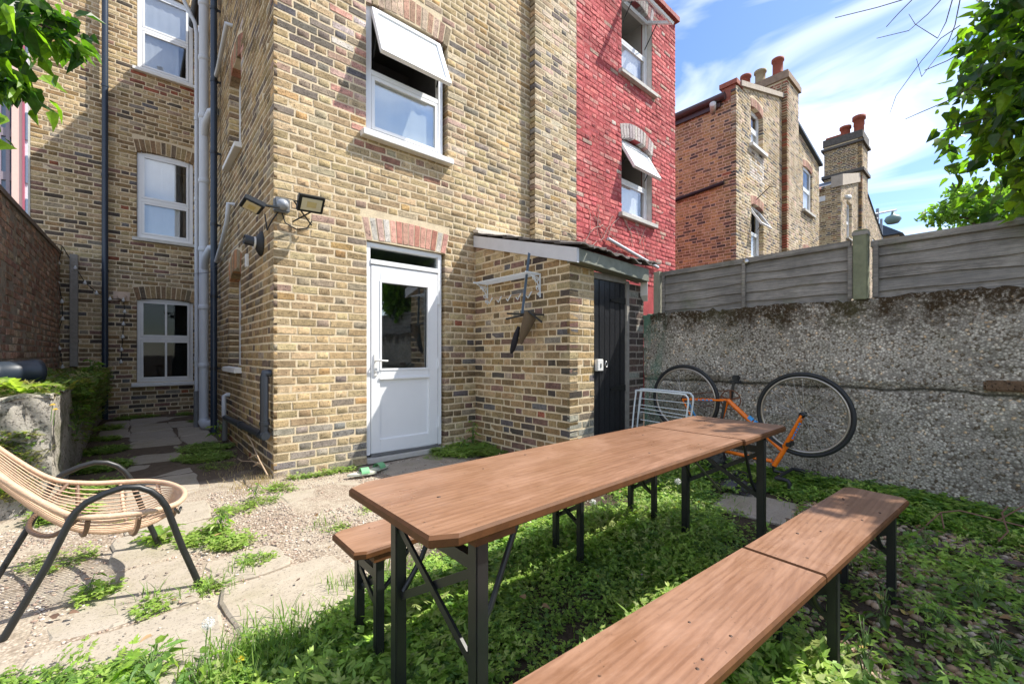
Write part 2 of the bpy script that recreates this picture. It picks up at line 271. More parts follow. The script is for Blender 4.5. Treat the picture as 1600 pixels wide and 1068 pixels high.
def ground_mat():
    m, n, l, b = mat('gravelly_soil'); p = pos(n); sx = n.new('ShaderNodeSeparateXYZ'); l.new(p, sx.inputs[0])
    vo = n.new('ShaderNodeTexVoronoi'); vo.inputs['Scale'].default_value = 75; l.new(p, vo.inputs['Vector'])
    hs = n.new('ShaderNodeSeparateColor'); l.new(vo.outputs['Color'], hs.inputs[0])
    grav = mix(n, l, hs.outputs[0], (0.22, 0.17, 0.125), (0.50, 0.42, 0.34)); grav = mix(n, l, ramp(n, l, vo.outputs['Distance'], (0.3, 0.0), (0.65, 0.7)), grav, (0.13, 0.095, 0.065))
    grav = mix(n, l, ramp(n, l, noise(n, l, 2.4, 6, 0.7), (0.40, 0.0), (0.62, 0.92)), grav, mix(n, l, noise(n, l, 18, 6, 0.7), (0.29, 0.25, 0.19), (0.46, 0.41, 0.33)))
    soil = mix(n, l, noise(n, l, 22, 6, 0.75), (0.018, 0.013, 0.009), (0.10, 0.075, 0.055))
    dx = n.new('ShaderNodeMath'); dx.operation = 'MULTIPLY_ADD'; l.new(sx.outputs['Y'], dx.inputs[0]); dx.inputs[1].default_value = -1.0; l.new(sx.outputs['X'], dx.inputs[2])
    ad = n.new('ShaderNodeMath'); ad.operation = 'MULTIPLY_ADD'; l.new(noise(n, l, 3, 5), ad.inputs[0]); ad.inputs[1].default_value = 1.2; l.new(dx.outputs[0], ad.inputs[2])
    mr = n.new('ShaderNodeMapRange'); l.new(ad.outputs[0], mr.inputs[0]); mr.inputs[1].default_value = -0.55; mr.inputs[2].default_value = -0.15
    py = n.new('ShaderNodeMath'); py.operation = 'MULTIPLY_ADD'; l.new(noise(n, l, 2.5, 5), py.inputs[0]); py.inputs[1].default_value = 1.4; l.new(sx.outputs['Y'], py.inputs[2])
    m2 = n.new('ShaderNodeMapRange'); l.new(py.outputs[0], m2.inputs[0]); m2.inputs[1].default_value = 5.0; m2.inputs[2].default_value = 5.4
    c = mix(n, l, mr.outputs[0], grav, soil); c = mix(n, l, m2.outputs[0], c, mix(n, l, noise(n, l, 14, 6, 0.75), (0.05, 0.037, 0.026), (0.19, 0.145, 0.105)))
    l.new(c, b.inputs['Base Color']); b.inputs['Roughness'].default_value = 0.97; b.inputs['Specular IOR Level'].default_value = 0.15
    x = n.new('ShaderNodeBump'); x.invert = True; x.inputs['Strength'].default_value = 0.8; x.inputs['Distance'].default_value = 0.008; l.new(mix(n, l, 0.4, vo.outputs['Distance'], noise(n, l, 50, 5)), x.inputs['Height']); l.new(x.outputs[0], b.inputs['Normal']); return m
GROUND = ground_mat()
def slab_mat():
    m, n, l, b = mat('old_paving_slab'); oi = n.new('ShaderNodeObjectInfo').outputs['Random']; c = mix(n, l, noise(n, l, 5, 7, 0.7, sc3=(1, 2.4, 1)), (0.25, 0.21, 0.155), (0.46, 0.405, 0.325))
    c = mix(n, l, ramp(n, l, oi, (0, 0.0), (1, 0.35)), c, (0.30, 0.27, 0.24)); al = ramp(n, l, noise(n, l, 2.5, 6, 0.7), (0.5, 0.0), (0.75, 0.5)); c = mix(n, l, al, c, (0.19, 0.17, 0.08))
    sp = ramp(n, l, noise(n, l, 85, 4, 0.7), (0.33, 0.5), (0.45, 1.0)); c = mix(n, l, 0.7, c, sp, 'MULTIPLY'); l.new(c, b.inputs['Base Color']); b.inputs['Roughness'].default_value = 0.92; b.inputs['Specular IOR Level'].default_value = 0.25
    bump(n, l, b, mix(n, l, 0.5, noise(n, l, 12, 6, 0.7), sp), 0.5, 0.01); return m
SLAB = slab_mat()
def leaf_mat(name, objcol=False, gloss=0.45, trans=0.45):
    m, n, l, b = mat(name)
    if objcol: c = n.new('ShaderNodeObjectInfo').outputs['Color']
    else: a = n.new('ShaderNodeAttribute'); a.attribute_name = 'Col'; c = a.outputs['Color']
    c = mix(n, l, 1, c, ramp(n, l, noise(n, l, 40, 3), (0.3, 0.75), (0.7, 1.25)), 'MULTIPLY'); l.new(c, b.inputs['Base Color']); b.inputs['Roughness'].default_value = gloss
    t = n.new('ShaderNodeBsdfTranslucent'); tcx = mix(n, l, 1, c, (1.5, 1.7, 0.5), 'MULTIPLY'); l.new(tcx, t.inputs[0]); x = n.new('ShaderNodeMixShader'); x.inputs[0].default_value = trans
    l.new(b.outputs[0], x.inputs[1]); l.new(t.outputs[0], x.inputs[2]); l.new(x.outputs[0], n['Material Output'].inputs[0]); return m
LEAF_O = leaf_mat('glossy_leaf_single', True, 0.3, 0.55); LEAF_A = leaf_mat('glossy_leaf_many', False, 0.3, 0.55); HERB = leaf_mat('weed_leaf', False, 0.55, 0.42)
def attr_mat(name, rough):
    m, n, l, b = mat(name); a = n.new('ShaderNodeAttribute'); a.attribute_name = 'Col'; l.new(a.outputs['Color'], b.inputs['Base Color']); b.inputs['Roughness'].default_value = rough; return m
PEBBLE = attr_mat('pebble', 0.75)

# ---------------------------------------------------------------- brickwork
def ring8(w, h, j):
    xs = [-w / 2, 0, w / 2, w / 2, w / 2, 0, -w / 2, -w / 2]; zs = [-h / 2, -h / 2, -h / 2, 0, h / 2, h / 2, h / 2, 0]
    return [(x + R.uniform(-j, j), z + R.uniform(-j, j)) for x, z in zip(xs, zs)]
BF = [tuple(range(8))] + [(i, 8 + i, 8 + (i + 1) % 8, (i + 1) % 8) for i in range(8)] + [(8 + i, 16 + i, 16 + (i + 1) % 8, 8 + (i + 1) % 8) for i in range(8)]
def brick_verts(w, h, dep, j=0.0028):                 # local: u, d (out of the wall), z
    o = ring8(w, h, j); cz = 0.002 + R.random() * 0.0016; tu = R.uniform(-.0022, .0022); tz = R.uniform(-.001, .001)
    a = [(x * (1 - 2 * cz / w), tu * x / w + tz * z / h + R.uniform(-.0008, .0008), z * (1 - 2.0 * cz / h)) for x, z in o]
    b = [(x, -0.0012 - R.random() * 0.001, z) for x, z in o]; c = [(x, -dep, z) for x, z in o]; return a + b + c
VARS = {}
def variants(w, h, dep):
    k = (round(w, 3), round(h, 3), dep)
    if k not in VARS:
        L = []
        for i in range(9):
            me = bpy.data.meshes.new('brick'); me.from_pydata(brick_verts(w, h, dep), [], BF); me.materials.append(BR_O); L.append(me)
        VARS[k] = L
    return VARS[k]
def free(u0, u1, cuts):
    iv = [(u0, u1)]
    for a, b in cuts:
        nv = []
        for x, y in iv:
            if b <= x or a >= y: nv.append((x, y)); continue
            if a > x: nv.append((x, a))
            if b < y: nv.append((b, y))
        iv = nv
    return iv
def brickwork(parent, fr, u0, u1, z0, z1, opens, pal, budget, top=None, mortar=MORTAR, thick=0.12, back=0.03, course=0.075, cuts=None, bond='flemish', phase=0.0, name='wall', wall=None, edge=(True, True), jit=1.0):
    """a mortar wall with real bricks standing proud of it; the bricks that show largest are single objects"""
    mb = MB(); rec = 0.003
    us = sorted(set([u0, u1] + [max(u0, min(u1, x)) for o in opens for x in o[:2]])); zs = sorted(set([z0, z1] + [max(z0, min(z1, x)) for o in opens for x in o[2:4]]))
    if top:
        us = sorted(set(us + list(np.arange(u0, u1, 0.2))))
    tf = top or (lambda u: z1)
    for i in range(len(us) - 1):
        for k in range(len(zs) - 1):
            um = (us[i] + us[i + 1]) / 2; zm = (zs[k] + zs[k + 1]) / 2
            if any(o[0] < um < o[1] and o[2] < zm < o[3] for o in opens): continue
            za, zb = min(zs[k + 1], tf(us[i])), min(zs[k + 1], tf(us[i + 1]))
            if max(za, zb) <= zs[k]: continue
            mb.add([fr.p(us[i], -rec, zs[k]), fr.p(us[i + 1], -rec, zs[k]), fr.p(us[i + 1], -rec, max(zb, zs[k])), fr.p(us[i], -rec, max(za, zs[k]))], [(0, 1, 2, 3)])
    for (a, b, c, d) in [o[:4] for o in opens]:       # the reveals
        e = 0.003
        for q in ([(a - e, c), (a - e, d)], [(b + e, d), (b + e, c)], [(a - e, d), (b + e, d)], [(b + e, c), (a - e, c)]):
            (ua, za), (ub, zb) = q; mb.add([fr.p(ua, -rec, za), fr.p(ub, -rec, zb), fr.p(ub, -thick - 0.1, zb), fr.p(ua, -thick - 0.1, za)], [(0, 1, 2, 3)])
    if wall is None: wall = mb.build(name, mortar, parent)
    else:
        w2 = mb.build(name, mortar, parent); wall = w2
    bl = []; nrow = int(round((z1 - z0) / course)); rr = random.Random(int(abs(u0 * 131 + z0 * 7 + u1 * 17) * 100))
    for r in range(nrow):
        zc = z0 + (r + 0.5) * course; h = course - 0.0175
        cs = [(o[0], o[1]) for o in opens if o[2] - 0.012 < zc < o[3] + 0.012]
        if cuts: cs += cuts(zc)
        if bond == 'flemish': seq = [0.209, 0.098]
        elif bond == 'header': seq = [0.098]
        else: seq = [0.209]
        off = (0 if r % 2 else -0.168) if bond == 'flemish' else (0 if r % 2 else -0.1125)
        u = u0 + off + phase + rr.uniform(-.012, .012) - 0.7; i = 0; ivs = free(u0, u1, cs)
        while u < u1:
            w = seq[i % len(seq)] + rr.uniform(-.004, .004); a, b = u, u + w; u = b + 0.0155; i += 1
            for (x, y) in ivs:
                p, q = max(a, x), min(b, y)
                if q - p < 0.03: continue
                if p - x < 0.05 and p > x: p = x
                if y - q < 0.05 and y > q: q = y
                if zc + h / 2 > min(tf(p), tf(q)) + 0.004: continue
                e = (p - x < 0.001 and (x > u0 + 1e-6 or edge[0])) or (y - q < 0.001 and (y < u1 - 1e-6 or edge[1]))
                bl.append((p, q, zc, h, thick if e else back, r))
    def size(t):
        c = fr.p((t[0] + t[1]) / 2, 0, t[2]); x, y, d = proj(c)
        if not (-10 < x < 1610 and -10 < y < 1078): return 0
        x2, y2, d2 = proj(fr.p(t[1], 0, t[2])); x1, y1, d1 = proj(fr.p(t[0], 0, t[2])); return abs(x2 - x1) * F * t[3] / d
    order = sorted(range(len(bl)), key=lambda i: -size(bl[i])); single = set(i for i in order[:budget] if size(bl[i]) > 0)
    rot = Matrix((fr.U.to_tuple() + (0,), fr.N.to_tuple() + (0,), (0, 0, 1, 0), (0, 0, 0, 1))).transposed()
    V2, C2, nb = [], [], 0; F2 = []
    for i, (p, q, zc, h, dep, r) in enumerate(bl):
        c = pal((p + q) / 2, zc, r, rr); w = q - p; pr = rr.uniform(-.002, .002) * jit
        if i in single:
            full = 0.209 if w > 0.16 else 0.098; me = rr.choice(variants(full, h, dep)); o = bpy.data.objects.new('brick', me); o.color = (*c, 1)
            m = rot.copy(); m.translation = fr.p((p + q) / 2, pr, zc); COL.objects.link(o); o.parent = wall
            o.matrix_basis = m @ Matrix.Rotation(rr.uniform(-.006, .006), 4, 'Y') @ Matrix.Diagonal((w / full, 1, 1, 1))
        else:
            vs = np.array(brick_verts(w, h, dep)); vs[:, 1] += pr
            ww = np.outer(vs[:, 0] + (p + q) / 2, fr.U) + np.outer(vs[:, 1], fr.N) + np.array(fr.o) ; ww[:, 2] += vs[:, 2] + zc
            V2.append(ww); C2.append(np.tile(c, (24, 1))); F2.append(nb); nb += 24
    if V2:
        vv = np.concatenate(V2); cc = np.concatenate(C2); me = bpy.data.meshes.new('brickwork')
        base = np.array([f for f in BF[1:]]); fq = np.concatenate([base + b for b in F2])
        # fronts as two quads and a pair either side: split the 8-gon into 3 quads
        ft = np.array([(7, 0, 5, 6), (0, 1, 4, 5), (1, 2, 3, 4)]); fq = np.concatenate([fq] + [ft + b for b in F2])
        me = fast_mesh('brickwork', vv, fq, cc); me.materials.append(BR_A); o = bpy.data.objects.new('brickwork', me); link(o, wall); o['kind'] = 'stuff'
    return wall
def pick(rr, *opts):
    t = rr.random() * sum(w for w, _ in opts)
    for w, c in opts:
        t -= w
        if t <= 0: break
    k = rr.uniform(0.82, 1.16); return tuple(min(1, x * k * rr.uniform(.96, 1.04)) for x in c)
YEL = [(40, (0.54, 0.41, 0.235)), (30, (0.49, 0.36, 0.20)), (18, (0.42, 0.305, 0.175)), (8, (0.41, 0.33, 0.23)), (3, (0.30, 0.25, 0.20)), (3, (0.42, 0.28, 0.21)), (3, (0.52, 0.33, 0.15))]
SOOT = [(16, (0.43, 0.30, 0.15)), (24, (0.34, 0.225, 0.11)), (22, (0.23, 0.16, 0.09)), (15, (0.12, 0.098, 0.08)), (10, (0.25, 0.15, 0.115)), (5, (0.17, 0.155, 0.15)), (1, (0.38, 0.14, 0.08))]
PALE = [(30, (0.60, 0.49, 0.36)), (24, (0.50, 0.40, 0.27)), (18, (0.44, 0.33, 0.21)), (12, (0.58, 0.42, 0.33)), (8, (0.30, 0.27, 0.24)), (6, (0.20, 0.17, 0.15))]
REDS = [(30, (0.62, 0.155, 0.15)), (26, (0.57, 0.13, 0.13)), (16, (0.66, 0.20, 0.185)), (5, (0.62, 0.27, 0.24)), (1, (0.54, 0.38, 0.33))]
PINKB = [(10, (0.66, 0.36, 0.28)), (8, (0.62, 0.41, 0.34)), (6, (0.64, 0.56, 0.51)), (3, (0.58, 0.27, 0.20))]
ORG = [(26, (0.53, 0.35, 0.18)), (24, (0.47, 0.30, 0.155)), (14, (0.33, 0.20, 0.115)), (10, (0.21, 0.15, 0.11)), (14, (0.55, 0.34, 0.15)), (5, (0.14, 0.11, 0.095))]
REDBR = [(22, (0.54, 0.34, 0.25)), (20, (0.47, 0.28, 0.21)), (18, (0.57, 0.42, 0.32)), (12, (0.39, 0.24, 0.19)), (8, (0.60, 0.49, 0.38))]
def arch(parent, fr, u0, u1, zs, rise, ht, n, pal, splay=0.05, seed=1, name='arch_brick', prot=0.0):
    """a shallow arch of upright bricks over an opening"""
    rr = random.Random(seed); um = (u0 + u1) / 2; hw = (u1 - u0) / 2
    for i in range(n):
        def pt(t, k):
            s = t * 2 - 1; return um + s * (hw + splay * k), zs + rise * (1 - s * s) + ht * k - (0.012 * abs(s) * k)
        g = 0.06 / n * 0.9; a, b = i / n + g, (i + 1) / n - g; q = [pt(a, 0), pt(b, 0), pt(b, 1), pt(a, 1)]; d = prot + rr.uniform(-.003, .003); m = MB()
        ou = [fr.p(x, d - .005, z) for x, z in q]; cx = sum(x for x, z in q) / 4; cz = sum(z for x, z in q) / 4
        inn = [fr.p(cx + (x - cx) * .9, d, cz + (z - cz) * .965) for x, z in q]; bk = [fr.p(x, d - .11, z) for x, z in q]
        m.add(inn + ou + bk, [(0, 1, 2, 3)] + [(j, (j + 1) % 4, 4 + (j + 1) % 4, 4 + j) for j in range(4)] + [(4 + j, 4 + (j + 1) % 4, 8 + (j + 1) % 4, 8 + j) for j in range(4)])
        o = m.build(name, BR_O, parent); o.color = (*pick(rr, *pal), 1)
def arch_cut(u0, u1, zs, rise, ht, splay=0.05):
    um = (u0 + u1) / 2; hw = (u1 - u0) / 2
    def f(zc):
        if zc < zs - 0.02 or zc > zs + rise + ht + 0.02: return []
        k = min(1, max(0, (zc - zs) / ht)); e = hw + splay * k + 0.012
        if zc > zs + ht - 0.02:                       # above the arch's shoulders only its crown is in the way
            s2 = 1 - (zc - 0.037 - zs - ht) / max(rise, 1e-3); e = e * math.sqrt(max(0, min(1, s2)))
        return [(um - e, um + e)] if e > 0.02 else []
    return f
def joincuts(*fs): return lambda zc: [c for f in fs for c in f(zc)]

# ---------------------------------------------------------------- windows
def window(parent, fr, u0, u1, z0, z1, set_=-0.09, mid=0.48, fw=0.055, bars=False, up=None, low=None, upg=GLASS, lowg=GLASS, sill=True, sillmat=WPAINT, open_=0, frame=UPVC, room=DARK, label=None, sill_over=0.065, sill_d=0.07, sill_h=0.075):
    d0, d1 = set_ - 0.06, set_; zm = z0 + (z1 - z0) * mid
    w = MB().ring(fr, u0, u1, z0, z1, fw, d0, d1); w.fbox(fr, u0 + fw, u1 - fw, d0, d1, zm - 0.028, zm + 0.028)
    w = w.build('window', frame, parent, 0.004)
    if label: w['label'] = label
    iw = fw + 0.004; s = 0.035
    def sash(a, b, c, d, e, gm, nm):
        o = MB().ring(fr, a, b, c, d, s, e - 0.03, e + 0.012).build('sash', frame, w, 0.003)
        MB().fbox(fr, a + s, b - s, e - 0.012, e - 0.004, c + s, d - s).build('pane', gm, w)
        if bars: MB().fbox(fr, (a + b) / 2 - 0.015, (a + b) / 2 + 0.015, e - 0.003, e + 0.010, c + s, d - s).build('glazing_bar', frame, w)
    sash(u0 + iw, u1 - iw, z0 + iw, zm - 0.032, d1 - 0.012, lowg, 'low')
    if open_:
        sz = z1 - iw - (zm + 0.032); ca, sa = math.cos(open_), math.sin(open_); zt = z1 - iw; a, b = u0 + iw - 0.012, u1 - iw + 0.012
        class Tl(Fr):
            def p(s_, u, d, z): y = zt - z; return fr.p(u, d1 + 0.02 + y * sa + d * ca, zt - y * ca + d * sa)
        tf = Tl(fr.o, fr.U, fr.N); o = MB().ring(tf, a, b, zt - sz, zt, 0.05, -0.03, 0.014).build('opened_sash', frame, w, 0.003)
        MB().fbox(tf, a + .05, b - .05, -0.014, -0.004, zt - sz + .05, zt - .05).build('pane', upg, w)
        if open_ > 0.3: [MB().bar(tf.p(q, 0, zt - sz * .45), fr.p(q, d1, zt - sz * .8), .012, .012).build('stay', BLACKM, w) for q in (b - .03, a + .03)]
    else: sash(u0 + iw, u1 - iw, zm + 0.032, z1 - iw, d1 - 0.012, upg, 'up')
    for c, za, zb in ((low, z0, zm), (up, zm, z1)):
        if c: 
            f0, f1, m_ = c; n = 14; m = MB(); vs = []
            for k in range(n + 1):
                u = u0 + fw + (u1 - u0 - 2 * fw) * (f0 + (f1 - f0) * k / n); vs += [fr.p(u, d0 + 0.008 + 0.005 * math.sin(k * 2.3), za + .03), fr.p(u, d0 + 0.008 + 0.005 * math.sin(k * 2.3 + .5), zb - .03)]
            m.add(vs, [(2 * k, 2 * k + 2, 2 * k + 3, 2 * k + 1) for k in range(n)], True); m.build('curtain', m_, w)
    m = MB(); e = 0.3; D = -0.9
    a, b, c, d = (u0 - .02, u1 + .02, z0 - .02, z1 + .02)
    m.add([fr.p(a, d0 - .02, c), fr.p(b, d0 - .02, c), fr.p(b, d0 - .02, d), fr.p(a, d0 - .02, d), fr.p(a, D, c), fr.p(b, D, c), fr.p(b, D, d), fr.p(a, D, d)], [(0, 1, 5, 4), (1, 2, 6, 5), (2, 3, 7, 6), (3, 0, 4, 7), (4, 5, 6, 7)]); m.build('room_behind', room, w)
    if sill:
        m = MB(); a, b = u0 - sill_over, u1 + sill_over; zt, zb = z0, z0 - sill_h
        m.hexa([fr.p(a, set_ - .06, zb), fr.p(b, set_ - .06, zb), fr.p(b, sill_d, zb), fr.p(a, sill_d, zb), fr.p(a, set_ - .06, zt), fr.p(b, set_ - .06, zt), fr.p(b, sill_d, zt - .018), fr.p(a, sill_d, zt - .018)]); m.build('sill', sillmat, w, 0.005)
    return w

# ================================================================ THE SETTING
def gh(x, y): return 0.008 * math.sin(x * 3.1 + y * 1.3) + 0.006 * math.sin(y * 5.2 - x * 2.2) + 0.004 * math.sin(x * 11 + 1) * math.sin(y * 9)
xs = np.array([-400, -120, -40, -15, -6] + list(np.arange(-3, 6.01, 0.075)) + [8, 12, 20, 40, 120, 400]); ys = np.array([-400, -120, -40, -15, -6] + list(np.arange(-2.5, 11.01, 0.09)) + [14, 20, 40, 120, 400])
gx, gy = np.meshgrid(xs, ys, indexing='ij'); gz = 0.008 * np.sin(gx * 3.1 + gy * 1.3) + 0.006 * np.sin(gy * 5.2 - gx * 2.2) + 0.004 * np.sin(gx * 11 + 1) * np.sin(gy * 9)
gv = np.stack([gx, gy, gz], -1).reshape(-1, 3); ny = len(ys); ii, jj = np.meshgrid(np.arange(len(xs) - 1), np.arange(ny - 1), indexing='ij'); i0 = (ii * ny + jj).ravel()
me = fast_mesh('ground', gv, np.stack([i0, i0 + ny, i0 + ny + 1, i0 + 1], -1), smooth=True); me.materials.append(GROUND); ground = link(bpy.data.objects.new('ground', me)); ground['kind'] = 'structure'

paving = MB().box((-0.06, 3.5, -0.05), (0.44, 9.7, -0.012)).build('paving', SLAB); paving['kind'] = 'structure'
SL = [(-.30, .27, 1.72, 2.33, .0), (.30, .84, 1.84, 2.42, .06), (-.26, .24, 2.36, 2.93, -.03), (-.10, .37, 2.96, 3.48, .02), (.84, 1.46, 3.12, 3.72, .05), (1.10, 1.72, 2.22, 2.70, -.04), (3.12, 3.66, .92, 1.42, .1), (.28, .62, 2.45, 2.78, .1), (1.75, 2.6, 3.35, 4.02, 0), (.46, .80, 6.5, 7.2, .05), (.46, .82, 7.25, 8.1, -.04), (-.36, -.05, 7.6, 8.5, .04), (-.36, -.06, 8.55, 9.5, -.02), (.4, .84, 8.2, 9.6, .02), (-.62, -.32, 2.0, 2.7, .05)]
yy = 3.5
for dy in (.82, .62, .7, .95, .6, .78, .88, .8):
    SL.append((-.045 + R.uniform(-.02, .02), .42 + R.uniform(-.02, .03), yy, yy + dy - 0.015, R.uniform(-.02, .02))); yy += dy
slabs = []
for (a, b, c, d, rz) in SL:
    P = []; cx, cy = (a + b) / 2, (c + d) / 2
    for t in range(20):
        s = t // 5; f = (t % 5) / 5; x, y = [(a + (b - a) * f, c), (b, c + (d - c) * f), (b - (b - a) * f, d), (a, d - (d - c) * f)][s]
        if t % 5 == 0: x += (cx - x) * .05; y += (cy - y) * .05
        x += R.uniform(-.012, .012); y += R.uniform(-.012, .012); dx, dy = x - cx, y - cy; P.append((cx + dx * math.cos(rz) - dy * math.sin(rz), cy + dx * math.sin(rz) + dy * math.cos(rz)))
    zt = 0.007 + R.uniform(-.003, .003); tx, ty = R.uniform(-.01, .01), R.uniform(-.01, .01); n = 20; h = lambda x, y: zt + (x - cx) * tx + (y - cy) * ty
    v = [(x, y, -.04) for x, y in P] + [(x, y, h(x, y) - .009) for x, y in P] + [(cx + (x - cx) * .955, cy + (y - cy) * .955, h(x, y)) for x, y in P]
    f = [(i, (i + 1) % n, n + (i + 1) % n, n + i) for i in range(n)] + [(n + i, n + (i + 1) % n, 2 * n + (i + 1) % n, 2 * n + i) for i in range(n)] + [tuple(range(2 * n, 3 * n))]
    MB().add(v, f).build('slab', SLAB, paving); slabs.append((cx, cy, (b - a) / 2, (d - c) / 2))
def on_slab(x, y, m=0.0): return any(abs(x - a) < w - m and abs(y - b) < h - m for a, b, w, h in slabs)

# ================================================================ THE BRICK EXTENSION (door, upper window, side wall)
YF, XS = 4.18, 0.91
FRONT = Fr((0, YF, 0), (1, 0, 0), (0, -1, 0)); SIDE = Fr((XS, 0, 0), (0, -1, 0), (-1, 0, 0))
ext = thing('brick_extension', (2.4, YF, 0), 'yellow stock brick rear extension with white half glazed door', 'building')
DOOR = (1.745, 2.665, 0.045, 2.245); W1 = (1.738, 2.70, 3.33, 4.66)
def pal_front(u, z, r, rr):
    if abs(u - 1.62) < .13 and 3.3 < z < 4.7 and r % 2 == 0: return pick(rr, *PINKB)
    if abs(u - 2.80) < .12 and 3.3 < z < 4.7 and r % 2 == 0: return pick(rr, *PALE)
    if 1.6 < u < 2.75 and 3.02 < z < 3.26 and rr.random() < .5: return pick(rr, (1, (.42, .22, .15)), (1, (.33, .20, .14)), (1, (.5, .28, .2)))
    if u > 2.68 and z < 2.4: return pick(rr, *(SOOT if rr.random() < .55 - z * .15 else YEL))
    if z < .45: return pick(rr, (4, (.36, .31, .25)), (3, (.27, .25, .23)), (3, (.44, .34, .2)))
    if z > 3.4 and u < 1.7: return pick(rr, *(YEL if rr.random() < .62 else [(2, (.20, .17, .14)), (2, (.28, .22, .16)), (1, (.16, .15, .15))]))
    return pick(rr, *YEL)
wf = brickwork(ext, FRONT, XS, 4.005, 0.0, 6.9, [DOOR, W1], pal_front, 225, cuts=joincuts(arch_cut(1.745, 2.665, 2.25, .02, .23), arch_cut(1.738, 2.70, 4.62, .06, .23)), edge=(True, False))
arch(ext, FRONT, 1.742, 2.668, 2.245, .02, .235, 14, PINKB, seed=3)
arch(ext, FRONT, 1.735, 2.703, 4.62, .06, .235, 14, [(5, (.56, .42, .32)), (4, (.50, .30, .22)), (3, (.4, .3, .2))], seed=4)
SW1 = (-6.50, -5.71, 0.95, 2.12); SW2 = (-6.50, -5.71, 3.5, 4.62)
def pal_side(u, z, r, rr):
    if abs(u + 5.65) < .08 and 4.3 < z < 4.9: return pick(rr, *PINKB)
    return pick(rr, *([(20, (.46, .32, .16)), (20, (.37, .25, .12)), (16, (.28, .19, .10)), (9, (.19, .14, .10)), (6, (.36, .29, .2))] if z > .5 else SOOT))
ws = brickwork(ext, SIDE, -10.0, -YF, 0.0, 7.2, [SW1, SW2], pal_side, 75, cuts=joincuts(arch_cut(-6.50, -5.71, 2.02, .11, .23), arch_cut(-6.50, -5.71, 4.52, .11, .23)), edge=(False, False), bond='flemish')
arch(ext, SIDE, -6.50, -5.71, 2.02, .11, .23, 11, [(5, (.38, .27, .15)), (2, (.5, .25, .12))], seed=5); arch(ext, SIDE, -6.50, -5.71, 4.52, .11, .23, 11, [(3, (.42, .2, .12)), (3, (.36, .26, .15))], seed=6)
# the roof and the unseen back of the volume, so that it stands as a building and throws its shadow
m = MB(); m.add([(.78, 4.3, 7.25), (.78, 9.99, 7.25), (4.4, 9.99, 8.7), (4.4, 4.3, 8.7), (7.9, 4.3, 7.4), (7.9, 9.99, 7.4)], [(0, 1, 2, 3), (3, 2, 5, 4)]); m.build('roof', SLATE, ext)
m = MB(); m.add([(.93, 4.26, 6.85), (4.0, 4.26, 6.85), (4.0, 4.26, 8.5), (.93, 4.26, 7.25)], [(0, 1, 2, 3)]).add([(4.0, 4.27, 0), (4.0, 9.9, 0), (4.0, 9.9, 8.4), (4.0, 4.27, 8.4)], [(0, 1, 2, 3)]); m.build('gable', MORTAR, ext)
MB().tube([(.80, 4.25, 7.22), (.80, 9.9, 7.20)], .055, 8).build('gutter', BLACKP, ext)
# side windows
for (a, b, c, d), lb in ((SW1, None), (SW2, None)):
    window(ext, SIDE, a + .004, b - .004, c + .01, d - .01, set_=-.105, sillmat=WPAINT, sill_over=.05, sill_d=.07, low=(0, 1, CURT), frame=WPAINT)
window(ext, FRONT, W1[0] + .012, W1[1] - .04, W1[2] + .005, W1[3] + .02, set_=-.045, mid=.475, open_=0.40, upg=SKYPANE, lowg=GLASSR, fw=.06, low=(0, 1, CURT), room=simple('grey_room', (.16, .16, .165), .9), sill_over=.07, sill_d=.085, sill_h=.08)  # curtain added to whiten the lower pane in place of reflected sky
# door: outer frame with a fan light, leaf with glass and a moulded panel
dr = MB(); a, b, z0, z1 = DOOR; dd = -.03
dr.fbox(FRONT, a + .006, a + .05, dd - .07, dd, z0 + .03, z1 - .01).fbox(FRONT, b - .075, b - .03, dd - .07, dd, z0 + .03, z1 - .01).fbox(FRONT, a + .05, b - .075, dd - .07, dd, z1 - .055, z1 - .01).fbox(FRONT, a + .05, b - .075, dd - .075, dd + .012, 2.015, 2.065)
door = dr.build('door', UPVC, ext, .004)
MB().fbox(FRONT, a + .05, b - .075, dd - .05, dd - .04, 2.065, z1 - .055).build('fan_light', GLASSD, door)
la, lb_ = a + .055, b - .08; g0, g1 = 1.895, 2.47; lf = MB(); e0, e1 = dd - .055, dd + .004
lf.fbox(FRONT, la, g0, e0, e1, .085, 2.008).fbox(FRONT, g1, lb_, e0, e1, .085, 2.008).fbox(FRONT, g0, g1, e0, e1, 1.855, 2.008).fbox(FRONT, g0, g1, e0, e1, .83, .935).fbox(FRONT, g0, g1, e0, e1, .085, .225)
lf.build('door_leaf', UPVC, door, .006)
MB().fbox(FRONT, g0, g1, e0 + .005, e1 - .018, .225, .83).build('door_panel', UPVC, door); MB().fbox(FRONT, g0, g1, e0 + .02, e0 + .028, .935, 1.855).build('door_pane', glass_mat('door_glass', 0.16, (0.7, 0.74, 0.74), 0.2), door)
MB().ring(FRONT, g0 - .004, g1 + .004, .93, 1.86, .022, e1 - .02, e1 + .006).build('glazing_bead', UPVC, door, .003); MB().fbox(FRONT, g0 - .01, g1 + .01, e1, e1 + .014, .838, .862).build('drip_rail', UPVC, door, .003)
MB().fbox(FRONT, la + .03, la + .062, e1, e1 + .012, .88, 1.1).tube([FRONT.p(la + .046, e1 + .01, 1.035), FRONT.p(la + .046, e1 + .05, 1.035), FRONT.p(la + .16, e1 + .05, 1.03)], .009, 8).lathe(FRONT.p(la + .046, e1 + .012, .93), [(.012, 0), (.012, .008)], 10, (0, -1, 0)).build('handle', WPAINT, door)
for z in (.33, 1.0, 1.72): MB().fbox(FRONT, lb_ - .006, lb_ + .02, e1, e1 + .018, z - .06, z + .06).build('hinge', UPVC, door, .003)
